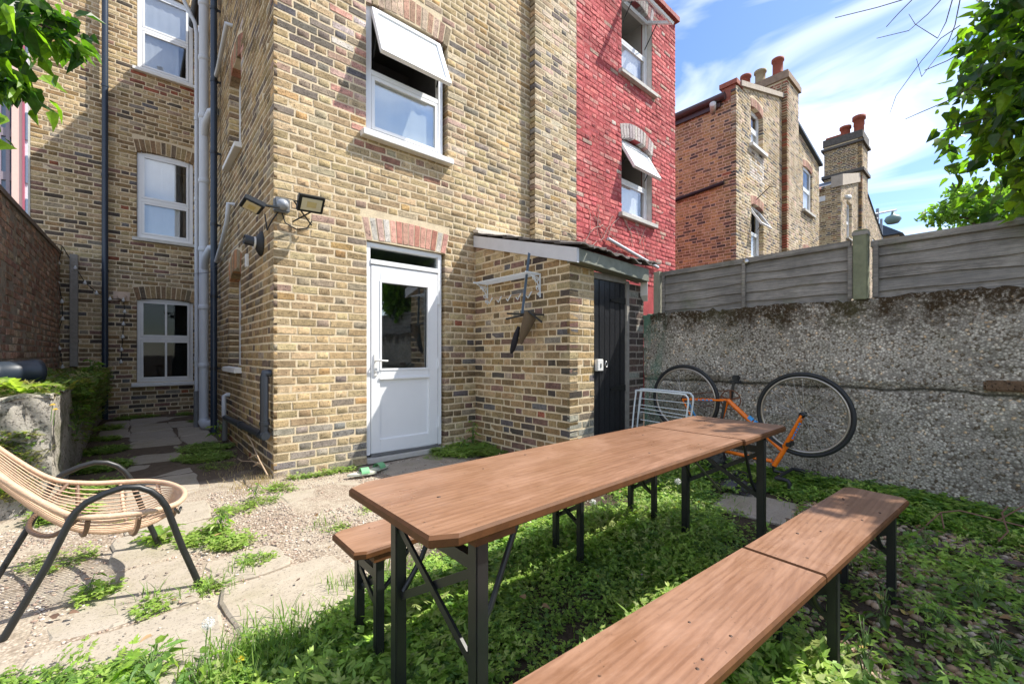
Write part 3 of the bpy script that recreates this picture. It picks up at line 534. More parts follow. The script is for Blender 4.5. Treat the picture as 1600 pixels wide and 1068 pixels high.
MB().fbox(FRONT, a, b, -.09, .03, .0, .05).build('threshold', STONE, door, .006); MB().fbox(FRONT, la, lb_, e1, e1 + .01, .06, .083).build('weather_bar', LEAD, door)
MB().add([FRONT.p(a, -.12, z0), FRONT.p(b, -.12, z0), FRONT.p(b, -1.6, z0), FRONT.p(a, -1.6, z0), FRONT.p(a, -.12, z1), FRONT.p(b, -.12, z1), FRONT.p(b, -1.6, z1), FRONT.p(a, -1.6, z1)], [(0, 1, 2, 3), (0, 3, 7, 4), (1, 5, 6, 2), (3, 2, 6, 7), (4, 7, 6, 5)]).build('hallway', HALL, door)

# ================================================================ THE MAIN HOUSE behind the passage
YM = 10.0; REAR = Fr((0, YM, 0), (1, 0, 0), (0, -1, 0))
house = thing('brick_house', (-.2, YM, 0), 'tall sooty yellow brick house wall with three stacked white windows', 'building')
HW = [(.03, .835, .60, 2.10), (.03, .835, 3.16, 4.70), (.03, .835, 6.13, 7.62)]
def pal_rear(u, z, r, rr):
    f = .75 if z < 1.4 else .42 if z < 3.2 else .5 if (z < 5.6 and u > -.6) else .25
    if 5.75 < z < 6.1 and u > 0 and rr.random() < .35: return pick(rr, (1, (.38, .13, .08)), (1, (.3, .12, .08)))
    return pick(rr, *(SOOT if rr.random() < f else YEL))
brickwork(house, REAR, -1.22, .905, 0, 9.3, HW, pal_rear, 290, cuts=joincuts(*[arch_cut(.03, .835, h[3] - .045, .05, .23) for h in HW]), edge=(True, False))
for i, h in enumerate(HW): arch(house, REAR, .028, .837, h[3] - .048, .05, .225, 12, [(5, (.40, .28, .15)), (3, (.30, .2, .11)), (2, (.2, .15, .1))], seed=20 + i)
window(house, REAR, *[x + d for x, d in zip(HW[0], (.006, -.006, .005, -.01))], set_=-.04, mid=.52, fw=.045, bars=True, frame=WPAINT, sill_over=.075, sill_d=.075, upg=GLASSK, lowg=GLASSK)
window(house, REAR, *[x + d for x, d in zip(HW[1], (.006, -.006, .005, -.01))], set_=-.04, mid=.44, fw=.06, up=(0, .72, CURT), low=(.02, .8, CURT), upg=GLASS, lowg=GLASS, sill_d=.07, room=ROOMW, sillmat=DIRTYW)
window(house, REAR, *[x + d for x, d in zip(HW[2], (.006, -.006, .005, -.01))], set_=-.04, mid=.5, fw=.065, up=(0, 1, CURTB), low=(0, .78, CURTB), upg=GLASS, lowg=GLASS, sill_d=.075, room=ROOMW)
m = MB(); m.box((-1.21, YM + .02, 0), (-1.19, YM + 5, 9.3)); m.add([(-1.25, YM - .2, 9.3), (7.9, YM - .2, 9.3), (7.9, YM + 4, 12), (-1.25, YM + 4, 12)], [(0, 1, 2, 3)]).build('roof', SLATE, house)
MB().box((-1.245, YM - .006, 2.6), (-1.222, YM + .3, 9.3)).build('render_edge', DIRTYW, house)
MB().box((.92, YM + .02, 6.9), (7.9, YM + .1, 9.3)).build('upper_wall', MORTAR_GREY, house)

# ================================================================ THE RED PAINTED NEIGHBOUR with its chimney breast of bare brick
YR = 4.08; RED = Fr((0, YR, 0), (1, 0, 0), (0, -1, 0))
redh = thing('red_house', (5.9, YR, 0), 'brick house extension painted raspberry red with two tilted open windows', 'building')
RW = [(5.99, 6.93, 3.42, 4.74), (5.99, 6.93, 5.75, 7.10)]
def pal_red(u, z, r, rr):
    if u < 4.85: return pick(rr, *(PALE if rr.random() < .62 + .1 * (z - 4) else YEL)) if z > 2.9 else pick(rr, *(YEL if rr.random() < .6 else SOOT))
    k = rr.random()
    q = .5 + .3 * math.sin(u * 2.1 + 1.2 * math.sin(z * 1.7)) + .2 * math.sin(z * 3.3 + u)
    if q > .70 and rr.random() < .15: return pick(rr, (4, (.64, .27, .24)), (3, (.62, .34, .30)), (1, (.56, .42, .37)))
    return pick(rr, (3, (.5, .33, .26)), (1, (.55, .45, .38))) if (k < .10 and (7.0 < u < 7.35 or 5.6 < z < 5.8)) or k < .025 else pick(rr, *REDS)
def red_cut(zc): return []
brickwork(redh, RED, 4.005, 4.853, 2.55, 8.2, [], pal_red, 120, edge=(True, False))
brickwork(redh, RED, 4.853, 7.752, 2.3, 7.42, RW, pal_red, 175, cuts=joincuts(*[arch_cut(5.99, 6.93, h[3] - .11, .12, .24) for h in RW]), mortar=MORTAR_RED, edge=(False, True), jit=1.6)
MB().box((4.006, YR + .004, 1.2), (7.74, YR + .06, 2.56)).build('lower_wall', MORTAR_RED, redh)
MB().box((7.70, YR + .02, 0), (7.745, 9.9, 7.42)).build('flank_wall', MORTAR_RED, redh)
WH = [(4, (.62, .56, .52)), (2, (.5, .42, .4)), (1, (.55, .3, .27))]
for i, h in enumerate(RW): arch(redh, RED, 5.985, 6.935, h[3] - .115, .12, .24, 12, WH, seed=30 + i, prot=.004)
for h, op, g in ((RW[0], .50, SKYPANE), (RW[1], 1.05, GLASS)):
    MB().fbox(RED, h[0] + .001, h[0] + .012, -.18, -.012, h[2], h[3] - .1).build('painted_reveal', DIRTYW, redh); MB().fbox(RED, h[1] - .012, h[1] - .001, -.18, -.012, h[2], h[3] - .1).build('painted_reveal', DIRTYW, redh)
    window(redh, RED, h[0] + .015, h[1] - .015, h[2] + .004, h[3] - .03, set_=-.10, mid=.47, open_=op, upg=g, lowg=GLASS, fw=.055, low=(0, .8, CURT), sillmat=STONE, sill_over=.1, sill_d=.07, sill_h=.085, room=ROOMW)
m = MB()
for k in range(9): m.box((6.2 + k * .178, YR - .07, 7.42 + .004 * (k % 2)), (6.2 + k * .178 + .172, YR + .25, 7.50 + .004 * (k % 3)))
m.build('coping', simple('red_coping', (.33, .09, .08), .85, var=.2), redh)
m = MB().box((4.0, YR - .035, 2.545), (4.86, YR + .12, 2.62)).box((3.99, YR - .06, 2.40), (4.9, YR + .12, 2.545)); m.build('corbel', simple('mossy_dark_brick', (.13, .095, .05), .95, var=.5, vs=18, bs=.5), redh)
pp = [onY(YR - .05, *p) for p in ((950, 373), (1028, 418))]; MB().tube(pp, .028, 8).build('waste_pipe', GREYP, redh)
for k in range(16):                                   # dead ivy stems still stuck to the paint
    p = Vector((R.uniform(4.95, 6.9), YR - .012, R.uniform(2.6, 3.1))); pts = [p.copy()]; a = R.uniform(.3, 2.8)
    for j in range(R.randint(4, 8)): a += R.uniform(-.6, .6); p = p + Vector((math.cos(a) * .09, 0, math.sin(a) * .09)); pts.append(Vector((p.x, YR - .012, max(2.5, min(3.36, p.z)))))
    MB().tube(pts, .005, 4).build('dead_ivy_stem', simple('dead_ivy', (.42, .33, .28), .9) if k == 0 else MATS['dead_ivy'], redh)
aer = [onY(YR - .05, *p) for p in ((968, 398), (1000, 408))]

# ================================================================ THE OUTHOUSE (lean-to)
XO, YO = 3.095, 2.687
OL = Fr((XO, 0, 0), (0, -1, 0), (-1, 0, 0)); OF = Fr((0, YO, 0), (1, 0, 0), (0, -1, 0))
oh = thing('outhouse', (3.7, YO, 0), 'small brick lean-to outhouse with black plank door and tiled roof', 'outhouse')
ltop = lambda u: 2.44 + (-u - 4.18) * 0.285
def pal_oh(u, z, r, rr): return pick(rr, *(SOOT if rr.random() < (.95 if z < .6 else .66) else YEL))
brickwork(oh, OL, -YF - .004, -YO, 0, 2.4, [], pal_oh, 200, top=ltop, edge=(False, True))
def pal_of(u, z, r, rr):
    if u > 4.0: return pick(rr, (3, (.10, .08, .07)), (2, (.16, .11, .09)), (1, (.4, .38, .34)))
    return pick(rr, *(YEL if rr.random() < .7 else SOOT)) if z > .5 else pick(rr, (3, (.5, .46, .38)), (2, (.3, .26, .2)))
brickwork(oh, OF, XO, 3.468, 0, 1.95, [], pal_of, 60, thick=.1, edge=(False, True)); brickwork(oh, OF, 4.09, 4.375, 0, 1.875, [], pal_of, 40, thick=.1, mortar=MORTAR_GREY)
MB().box((3.468, YO + .12, 0), (4.09, YO + .2, 1.9)).build('inner_wall', DARK, oh)
# bargeboard, eaves beam
a, b = onX(XO - .04, 738, 372), onX(XO - .04, 892, 392); zt = lambda y: 2.525 + (y - 4.18) * .275
m = MB(); m.hexa([(XO - .035, YO - .12, zt(YO - .12) - .135), (XO - .004, YO - .12, zt(YO - .12) - .135), (XO - .004, 4.172, zt(4.172) - .135), (XO - .035, 4.172, zt(4.172) - .135), (XO - .035, YO - .12, zt(YO - .12)), (XO - .004, YO - .12, zt(YO - .12)), (XO - .004, 4.172, zt(4.172)), (XO - .035, 4.172, zt(4.172))]); m.build('bargeboard', simple('pale_grey_paint', (.58, .58, .60), .6, var=.08, bs=.2), oh)
m = MB(); m.hexa([(XO - .003, YO - .115, 1.965), (4.30, YO - .115, 1.905), (4.30, YO + .03, 1.905), (XO - .003, YO + .03, 1.965), (XO - .003, YO - .115, 2.085), (4.30, YO - .115, 2.045), (4.30, YO + .03, 2.045), (XO - .003, YO + .03, 2.085)]); m.build('eaves_beam', GREYBEAM, oh, .004)
MB().hexa([(4.31, YO - .09, 1.76), (4.365, YO - .06, 1.70), (4.365, YO + .0, 1.70), (4.31, YO + .0, 1.76), (4.31, YO - .09, 2.04), (4.365, YO - .06, 2.04), (4.365, YO, 2.04), (4.31, YO, 2.04)]).build('corner_bracket', WPAINT, oh)
MB().box((4.032, YO - .006, 0), (4.085, YO + .09, 1.9)).build('door_post', GREYPOST, oh, .004); MB().box((3.472, YO + .0, 1.865), (4.03, YO + .09, 1.93)).build('door_head', GREYPOST, oh)
# roof tiles, six courses stepping down to the eaves, each its own
tl = 7; XR0, XR1 = XO - .045, 4.47
for c in range(6):
    y1 = 4.15 - c * .262; y0 = y1 - .325; zb = 2.552 + (y1 - 4.18) * .275
    for k in range(tl):
        x0 = XR0 + (XR1 - XR0) * k / tl + R.uniform(-.004, .004); w = (XR1 - XR0) / tl - .006; vs = []; sg = 6; lift = R.uniform(.012, .022); ang = R.uniform(-.006, .006)
        y0j = y0 + R.uniform(-.012, .012)
        for i in range(sg + 1):
            x = x0 + w * i / sg; hz = .012 * math.sin(math.pi * 2 * i / sg) * (1 if c == 5 else .5)
            for (y, zz) in ((y1, zb), (y0j, zb - (y1 - y0) * .275 + lift)): vs += [(x, y, zz + hz + ang * i), (x, y, zz + hz + ang * i - .016)]
        f = []
        for i in range(sg):
            q = i * 4; f += [(q, q + 4, q + 6, q + 2), (q + 1, q + 3, q + 7, q + 5), (q + 2, q + 6, q + 7, q + 3), (q, q + 1, q + 5, q + 4)]
        f += [(0, 2, 3, 1), (sg * 4, sg * 4 + 1, sg * 4 + 3, sg * 4 + 2)]; MB().add(vs, f).build('roof_tile', TILE, oh)
m = MB(); m.add([(XR0 + .03, 4.17, 2.53), (XR1 - .01, 4.17, 2.53), (XR1 - .01, 2.56, 2.085), (XR0 + .03, 2.56, 2.085)], [(0, 1, 2, 3)]); m.build('roof_deck', DARK, oh)
m = MB(); m.prism([(XR0 + .02, 4.178, 2.55), (4.0, 4.178, 2.55), (4.0, 4.178, 2.66), (XR0 + .05, 4.178, 2.63)], (0, -.012, 0)); m.hexa([(XR0 + .0, 4.07, 2.535), (4.0, 4.07, 2.535), (4.0, 4.17, 2.56), (XR0, 4.17, 2.56), (XR0, 4.07, 2.565), (4.0, 4.07, 2.565), (4.0, 4.17, 2.60), (XR0, 4.17, 2.60)]); m.build('mortar_fillet', simple('pale_mortar_fillet', (.60, .54, .46), .95, var=.15, bs=.4), oh)
# plank door
dm = MB().box((3.478, YO + .035, .04), (4.028, YO + .05, 1.86)); pd = dm.build('plank_door', BLACKP, oh)
BLACKD = simple('peeling_black_paint', (.016, .017, .02), .38, var=.5, vs=30, bs=.35, bsc=35)
for k in range(6): x = 3.479 + k * .0917; MB().box((x, YO + .015 + R.uniform(-.003, .003), .03), (x + .088, YO + .034, 1.862)).build('plank', BLACKD, pd, .004)
MB().box((3.49, YO - .03, .93), (3.585, YO + .014, 1.05)).build('lock_case', WPAINT, pd, .006); MB().box((3.532, YO - .034, .965), (3.545, YO - .029, 1.005)).build('keyhole', BLACKM, pd)
MB().tube([(3.655 + .02 * math.cos(t * math.pi / 5), YO - .012, .995 + .028 * math.sin(t * math.pi / 5)) for t in range(10)], .005, 6, closed=True).build('ring_pull', STEEL, pd)
for z in (1.66, .72): MB().prism([(4.024, YO + .012, z + .05), (4.024, YO + .012, z - .02), (3.76, YO + .012, z + .0), (3.75, YO + .012, z + .02), (3.82, YO + .012, z + .035)], (0, -.008, 0)).build('strap_hinge', BLACKM, pd)
MB().box((XO + .02, YF + .0, 0), (XO + .03, YF + .01, 0.01))

# ================================================================ RIGHT CONCRETE WALL and the fence on it
XW = 4.38
def rough_wall(name, X0, X1, y0, y1, z0, z1, step, amp, matl, face, seam=None, top=None):
    ny_, nz_ = int((y1 - y0) / step), int((z1 - z0) / step); Y = np.linspace(y0, y1, ny_ + 1); Z = np.linspace(z0, z1, nz_ + 1); yy, zz = np.meshgrid(Y, Z, indexing='ij')
    n = NR.randn(ny_ + 1, nz_ + 1); k = (n + np.roll(n, 1, 0) + np.roll(n, 1, 1) + np.roll(n, -1, 0) + np.roll(n, -1, 1)) / 3
    d = k * amp + .012 * np.sin(yy * 2.1 + zz * 1.4) + .007 * np.sin(yy * 5.3 - zz * 3)
    if seam is not None:
        sz = seam + .012 * np.sin(yy * 3.1) + .006 * np.sin(yy * 11); d += np.where(zz < sz, -.014, 0) + np.where(np.abs(zz - sz) < step * .8, -.03, 0)
    zz = zz + np.where(zz > z1 - 1e-6, .01 * np.sin(yy * 6) + .006 * NR.randn(ny_ + 1, nz_ + 1), 0)
    xx = X0 + face * d; v = np.stack([xx, yy, zz], -1).reshape(-1, 3); i, j = np.meshgrid(np.arange(ny_), np.arange(nz_), indexing='ij'); a = (i * (nz_ + 1) + j).ravel(); q = np.stack([a, a + nz_ + 1, a + nz_ + 2, a + 1], -1)
    tp = (np.arange(ny_ + 1) * (nz_ + 1) + nz_); b0 = len(v); bk = np.stack([np.full(ny_ + 1, X1), Y, v[tp, 2] + .005], -1); bt = np.stack([np.full(ny_ + 1, X1), Y, np.full(ny_ + 1, z0)], -1); v = np.concatenate([v, bk, bt]); r = np.arange(ny_)
    q = np.concatenate([q, np.stack([tp[:-1], tp[1:], b0 + r + 1, b0 + r], -1), np.stack([b0 + r, b0 + r + 1, b0 + ny_ + 1 + r + 1, b0 + ny_ + 1 + r], -1)])
    ends = []
    me = fast_mesh(name, v, q, smooth=False); me.materials.append(matl); return link(bpy.data.objects.new(name, me))
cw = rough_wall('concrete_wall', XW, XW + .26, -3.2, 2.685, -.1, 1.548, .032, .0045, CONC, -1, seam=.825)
tag(cw, 'long rough grey concrete wall with mossy dark top behind the bicycle', 'wall')
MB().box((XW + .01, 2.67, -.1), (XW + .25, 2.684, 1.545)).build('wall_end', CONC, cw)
p = onX(XW - .02, 1575, 603); o = MB().box((XW - .03, p.y - .13, p.z - .038), (XW + .04, p.y + .11, p.z + .036)).build('brick', BR_O, cw, .012); o.color = (.16, .10, .06, 1)
fence = thing('fence', (XW + .06, .7, 1.55), 'grey weathered lap board fence standing on the concrete wall', 'fence')
XFc = 4.44
def panel(y0, y1, z0, z1, nb, dz=0):
    h = (z1 - z0) / nb
    for k in range(nb):
        n = 26; top = []; bot = []; zb = z0 + k * h; w1, w2 = R.uniform(0, 6), R.uniform(2, 4)
        for i in range(n + 1):
            y = y0 + (y1 - y0) * i / n; wv = .010 * math.sin(y * w2 + w1) + .005 * math.sin(y * 9 + w1 * 2) + R.uniform(-.0018, .0018); s = dz * (i / n); bot.append((y, zb - .012 + wv + s)); top.append((y, zb + h + .01 + s))
        vs = [(XFc - .030, y, z) for y, z in bot] + [(XFc - .010, y, z) for y, z in top] + [(XFc - .018, y, z) for y, z in bot] + [(XFc + .000, y, z) for y, z in top]; m = n + 1; f = []
        for i in range(n): f += [(i, i + 1, m + i + 1, m + i), (2 * m + i, 3 * m + i, 3 * m + i + 1, 2 * m + i + 1), (i, 2 * m + i, 2 * m + i + 1, i + 1), (m + i, m + i + 1, 3 * m + i + 1, 3 * m + i)]
        MB().add(vs, f).build('board', FENCE, fence)
panel(.80, 2.47, 1.525, 1.985, 5, -.02); panel(-2.4, .665, 1.52, 1.975, 5, .0)
for (y0, y1, za, zb) in ((.80, 2.50, 2.03, 2.01), (-2.4, .672, 2.02, 2.0)): m = MB(); m.hexa([(XFc - .045, y0, za - .05), (XFc + .02, y0, za - .05), (XFc + .02, y1, zb - .05), (XFc - .045, y1, zb - .05), (XFc - .045, y0, za), (XFc + .02, y0, za + .006), (XFc + .02, y1, zb + .006), (XFc - .045, y1, zb)]); m.build('capping', FENCE, fence, .004)
MB().box((XFc - .07, .688, 1.54), (XFc + .025, .782, 2.10)).build('post', simple('mossy_post', (.20, .21, .13), .95, var=.25, vs=18, bs=.5), fence, .006); MB().box((XFc - .075, .684, 2.055), (XFc + .03, .786, 2.085)).build('post_band', GREYPOST, fence)
MB().box((XFc - .07, 2.49, 1.53), (XFc + .02, 2.56, 2.02)).build('post', simple('pale_post', (.30, .29, .22), .95, var=.25, bs=.4), fence, .005)
for y in (.802, 2.455, 1.62, .64): MB().box((XFc - .052, y - .016, 1.55), (XFc - .032, y + .016, 1.985)).build('batten', FENCE, fence, .003)
o = MB().lathe((XFc - .047, 1.60, 1.985), [(.0, 0), (.028, .001), (.028, .004), (0, .006)], 14, (-1, 0, 0)).build('metal_tag', STEEL, fence)

# ================================================================ LEFT: boundary wall, raised garden bed
XL = -.90; LEFT = Fr((XL, 0, 0), (0, 1, 0), (1, 0, 0))
lw = thing('boundary_wall', (XL, 8, 0), 'tall purple red textured brick wall on the left', 'wall')
brickwork(lw, LEFT, 4.6, 9.985, .45, 2.7, [], lambda u, z, r, rr: pick(rr, *REDBR), 290, mortar=MORTAR_GREY, edge=(True, True), jit=2.2, top=lambda u: 2.50 + (u - 4.6) * .041)
MB().hexa([(XL - .2, 4.6, 2.505), (XL + .015, 4.6, 2.495), (XL + .015, 9.99, 2.715), (XL - .2, 9.99, 2.72), (XL - .2, 4.6, 2.545), (XL + .015, 4.6, 2.545), (XL + .015, 9.99, 2.765), (XL - .2, 9.99, 2.77)]).build('coping', simple('dull_coping', (.22, .17, .14), .95, var=.2, bs=.4), lw)
MB().box((XL - .2, 4.6, 0), (XL - .02, 9.985, 2.5)).build('core', MORTAR_GREY, lw)
bed = thing('garden_bed', (-.7, 6.5, 0), 'waist high crumbling pale concrete garden bed beside the passage', 'garden bed')
bs = rough_wall('side_wall', -.435, -.56, 4.40, 9.95, -.05, .80, .045, .007, BEDW, 1); bs.parent = bed; bs.matrix_parent_inverse = Matrix.Translation(-bed.location)
m = MB(); n = 60; k = 42; vs = []
for i in range(n + 1):
    for j in range(k + 1): vs.append((-1.6 + (1.165) * i / n, 4.40 + .010 * math.sin(i * .7 + j * .4) + R.uniform(-.003, .003), -.05 + .87 * j / k + (.012 * math.sin(i * .5) if j == k else 0)))
m.add(vs, [(i * (k + 1) + j, (i + 1) * (k + 1) + j, (i + 1) * (k + 1) + j + 1, i * (k + 1) + j + 1) for i in range(n) for j in range(k)], True); m.build('front_wall', BEDW, bed)
SOIL = simple('bed_soil', (.11, .085, .05), .97, var=.45, vs=14, bs=.6, bsc=30)
m = MB(); n, k = 14, 60; vs = [(-1.6 + 1.17 * i / n, 4.39 + 5.58 * j / k, .795 + .02 * math.sin(i * 2.1 + j * .8) + R.uniform(-.01, .012)) for i in range(n + 1) for j in range(k + 1)]; m.add(vs, [(i * (k + 1) + j, (i + 1) * (k + 1) + j, (i + 1) * (k + 1) + j + 1, i * (k + 1) + j + 1) for i in range(n) for j in range(k)], True); m.build('soil', SOIL, bed)

# ================================================================ NEIGHBOURING HOUSES seen over the fence
YN, XN = 4.13, 10.75; NF = Fr((0, YN, 0), (1, 0, 0), (0, -1, 0)); NS = Fr((XN, 0, 0), (0, -1, 0), (-1, 0, 0))
nh = thing('chimney_house', (13, YN, 0), 'orange brown brick house with three chimney pots and a parapet', 'building')
NW = [(11.68, 12.52, 6.42, 7.42), (11.70, 12.55, 3.55, 4.95), (16.05, 17.05, 5.75, 7.18), (16.05, 17.05, 3.2, 4.45)]
ntop = lambda u: 7.5 + (u - XN) * .30 if u < 14.0 else (9.2 if u < 15.1 else 8.15 - (u - 15.1) * .17)
def pal_nf(u, z, r, rr): 
    if 11.6 < u < 12.6 and 5.6 < z < 6.3 and rr.random() < .7: return pick(rr, (1, (.62, .56, .5)))
    return pick(rr, *(PALE if rr.random() < .6 else YEL)) if rr.random() < .86 else pick(rr, (1, (.13, .12, .12)), (1, (.22, .16, .13)))
brickwork(nh, NF, XN, 14.02, 1.9, 9.3, NW[:2], pal_nf, 0, top=ntop, cuts=joincuts(*[arch_cut(w[0], w[1], w[3] - .05, .06, .22) for w in NW[:2]]), edge=(True, False)); brickwork(nh, NF, 15.1, 17.92, 1.9, 8.3, NW[2:], pal_nf, 0, top=ntop, cuts=joincuts(*[arch_cut(w[0], w[1], w[3] - .05, .06, .22) for w in NW[2:]]))
NP = Fr((0, YN - .13, 0), (1, 0, 0), (0, -1, 0))
brickwork(nh, NP, 14.02, 15.1, 1.9, 9.0, [], lambda u, z, r, rr: pick(rr, *(PALE if 14.15 < u else [(3, (.38, .12, .07)), (2, (.30, .18, .1)), (1, (.4, .27, .14))])), 0, thick=.15)
for i, w in enumerate(NW): arch(nh, NF, w[0], w[1], w[3] - .055, .06, .215, 11, [(3, (.55, .32, .24)), (2, (.5, .27, .2))], seed=40 + i)
brickwork(nh, NS, -8.8, -YN, 1.9, 7.22, [], lambda u, z, r, rr: pick(rr, *ORG) if u < -4.35 else pick(rr, *(SOOT if rr.random() < .5 else ORG)), 290, edge=(False, False), mortar=mortar_mat('pinkish_mortar', (.72, .54, .40), .75))
m = MB().box((XN + .01, YN + .02, 7.2), (XN + .32, YN + .34, 7.62)).box((XN - .03, YN - .03, 7.55), (XN + .36, YN + .38, 7.66)); m.build('kneeler', simple('red_rubbed_brick', (.33, .12, .08), .9, var=.3, vs=12), nh)
m = MB(); 
for k in range(11): u = XN + .2 + k * .285; z = ntop(u); m.hexa([(u, YN - .06, z - .01), (u + .28, YN - .06, z + .075), (u + .28, YN + .26, z + .075), (u, YN + .26, z - .01), (u, YN - .06, z + .12), (u + .28, YN - .06, z + .205), (u + .28, YN + .26, z + .205), (u, YN + .26, z + .12)])
m.build('coping', simple('stone_coping', (.42, .36, .29), .95, var=.2, bs=.3), nh)
NL = Fr((14.02, 0, 0), (0, -1, 0), (-1, 0, 0)); NPf = Fr((0, YN - .13, 0), (1, 0, 0), (0, -1, 0))
MB().box((14.06, YN - .10, 8.2), (15.06, 6.0, 9.0)).build('chimney_stack', MORTAR_GREY, nh); brickwork(nh, NL, -6.0, -YN + .13, 7.9, 9.0, [], lambda u, z, r, rr: pick(rr, (2, (.36, .15, .1)), (2, (.25, .19, .13)), (1, (.3, .1, .07))), 0)
MB().box((13.97, YN - .19, 9.0), (15.16, 6.05, 9.15)).box((14.0, YN - .16, 9.15), (15.12, 6.0, 9.24)).build('chimney_cap', simple('capping_brick', (.28, .20, .14), .95, var=.3, vs=10, bs=.4), nh)
for (y, h, r, mt) in ((4.38, .72, .155, TERRA), (4.86, .60, .16, BUFF), (5.28, .66, .15, TERRA)): MB().lathe((14.5, y, 9.22), [(r * .95, 0), (r * .9, h * .3), (r * .93, h * .32), (r * .93, h * .4), (r * .88, h * .42), (r * .88, h * .86), (r * 1.08, h * .9), (r * 1.08, h), (r * .8, h), (r * .8, h - .1)], 18).build('chimney_pot', mt, nh)
MB().add([(17.98, YN - .1, 7.64), (15.1, YN - .1, 8.16), (15.1, YN + 6, 8.16), (17.98, YN + 6, 7.64), (17.98, YN - .1, 7.72), (15.1, YN - .1, 8.24), (15.1, YN + 6, 8.24), (17.98, YN + 6, 7.72)], [(0, 1, 2, 3), (4, 7, 6, 5), (0, 4, 5, 1), (0, 3, 7, 4)]).add([(XN - .05, YN + .3, 7.25), (XN - .05, 9, 7.25), (14.1, 9, 8.6), (14.1, YN + .3, 8.6)], [(0, 1, 2, 3)]).build('roof', SLATE, nh)
MB().tube([(XN - .09, YN + .22, 7.32), (XN - .09, 8.8, 7.32)], .09, 10).box((XN - .06, YN + .35, 7.12), (XN - .012, 8.8, 7.3)).build('gutter', GUTTER, nh)
p = onX(XN - .1, 1114, 168); MB().lathe(p, [(.0, -.16), (.07, -.16), (.075, .12), (.05, .13), (0, .13)], 12, (-.75, -.3, .2)).build('flood_lamp', simple('lamp_grey', (.62, .62, .6), .4), nh)
MB().tube([onX(XN - .05, 1052, 314), onX(XN - .05, 1131, 285)], .045, 8).build('waste_pipe', BLACKP, nh)
for i, w in enumerate(NW): window(nh, NF, w[0], w[1], w[2], w[3], set_=-.11 if i < 2 else -.05, mid=.5, fw=.07, open_=(.55 if i == 1 else 0), low=(0, 1, CURT), upg=GLASS, lowg=GLASS, sill_over=.1, sill_d=.09, sill_h=.1, sillmat=(STONE if i > 1 else WPAINT))
MB().tube([(11.95, YN - .03, 5.05), (11.95, YN - .35, 5.3), (12.2, YN - .4, 5.33)], .012, 5).build('bracket', BLACKM, nh)

XT = 21.0; TF = Fr((0, YN, 0), (1, 0, 0), (0, -1, 0)); TS = Fr((XT, 0, 0), (0, -1, 0), (-1, 0, 0))
th = thing('far_house', (24, YN, 0), 'farther yellow brick house with dark banded chimney and red pots', 'building')
ttop = lambda u: 7.85 + (u - XT) * .31; TW = (22.0, 22.95, 5.9, 7.45)
brickwork(th, TF, XT, 24.25, 2.2, 9.0, [TW], lambda u, z, r, rr: pick(rr, *PALE), 0, top=ttop, edge=(True, False)); brickwork(th, TS, -9.0, -YN, 2.2, 7.9, [], lambda u, z, r, rr: pick(rr, *(YEL if rr.random() < .45 else SOOT)), 160, edge=(False, False))
window(th, TF, *TW, set_=-.1, fw=.07, low=(0, 1, CURT), up=(0, 1, CURT), sillmat=STONE, sill_d=.1, sill_over=.12)
MB().hexa([(XT - .06, YN - .08, 7.75), (24.2, YN - .08, 8.75), (24.2, YN + .3, 8.75), (XT - .06, YN + .3, 7.75), (XT - .06, YN - .08, 8.2), (24.2, YN - .08, 9.15), (24.2, YN + .3, 9.15), (XT - .06, YN + .3, 8.2)]).build('coping', MATS['stone_coping'], th)
TP = Fr((0, YN - .12, 0), (1, 0, 0), (0, -1, 0)); TPL = Fr((24.25, 0, 0), (0, -1, 0), (-1, 0, 0))
brickwork(th, TP, 24.25, 25.6, 2.2, 10.75, [], lambda u, z, r, rr: pick(rr, *(PALE if u > 24.6 else SOOT)), 0, thick=.14); brickwork(th, TPL, -5.4, -YN + .12, 8.3, 10.75, [], lambda u, z, r, rr: pick(rr, *SOOT), 0)
MB().box((24.3, YN - .06, 8.3), (25.55, 5.35, 10.7)).build('chimney_stack', MORTAR_GREY, th)
simple('sooty_brick_band', (.10, .09, .08), .95, var=.4, vs=10)
for z, e, h in ((10.75, .04, .32), (10.55, .10, .1), (9.25, .09, .14)): MB().box((24.25 - e, YN - .12 - e, z), (25.6 + e, 5.4 + e, z + h)).build('chimney_band', MATS['sooty_brick_band'], th)
MB().box((24.35, 4.7, 11.07), (25.4, 5.36, 11.2)).build('pot_bed', TERRA, th)
for (y, h, r) in ((4.22, .9, .22), (4.72, .62, .2)): MB().lathe((24.9, y, 11.07), [(r * .9, 0), (r * .85, h * .5), (r * .95, h * .55), (r * .9, h * .8), (r * 1.15, h * .82), (r * 1.15, h), (r * .7, h)], 16).build('chimney_pot', TERRA, th)
m = MB(); m.add([(XT - .2, YN + .55, 7.75), (XT - .2, 9, 7.75), (24.2, 9, 9.1), (24.2, YN + .55, 9.1)], [(0, 1, 2, 3)]); m.add([(25.6, YN - .05, 8.9), (30.2, YN - .05, 7.4), (30.2, YN + 5, 7.4), (25.6, YN + 5, 8.9)], [(0, 1, 2, 3)]); m.build('roof', SLATE, th)
for k in range(16): x = XT - .22; y = YN + .6 + k * .25; MB().tube([(x, y + .1, 7.74), (x + .45, y + .1, 7.93)], .07, 6).build('roof_tile', REDTILE, th)
MB().box((XT - .04, YN + .5, 7.3), (XT - .012, 9, 7.5)).build('fascia', WPAINT, th); MB().lathe((XT + .35, YN - .15, 7.35), [(0, -.12), (.09, -.1), (.1, .1), (0, .12)], 10, (1, -.5, 0)).build('flood_lamp', MATS['lamp_grey'], th)
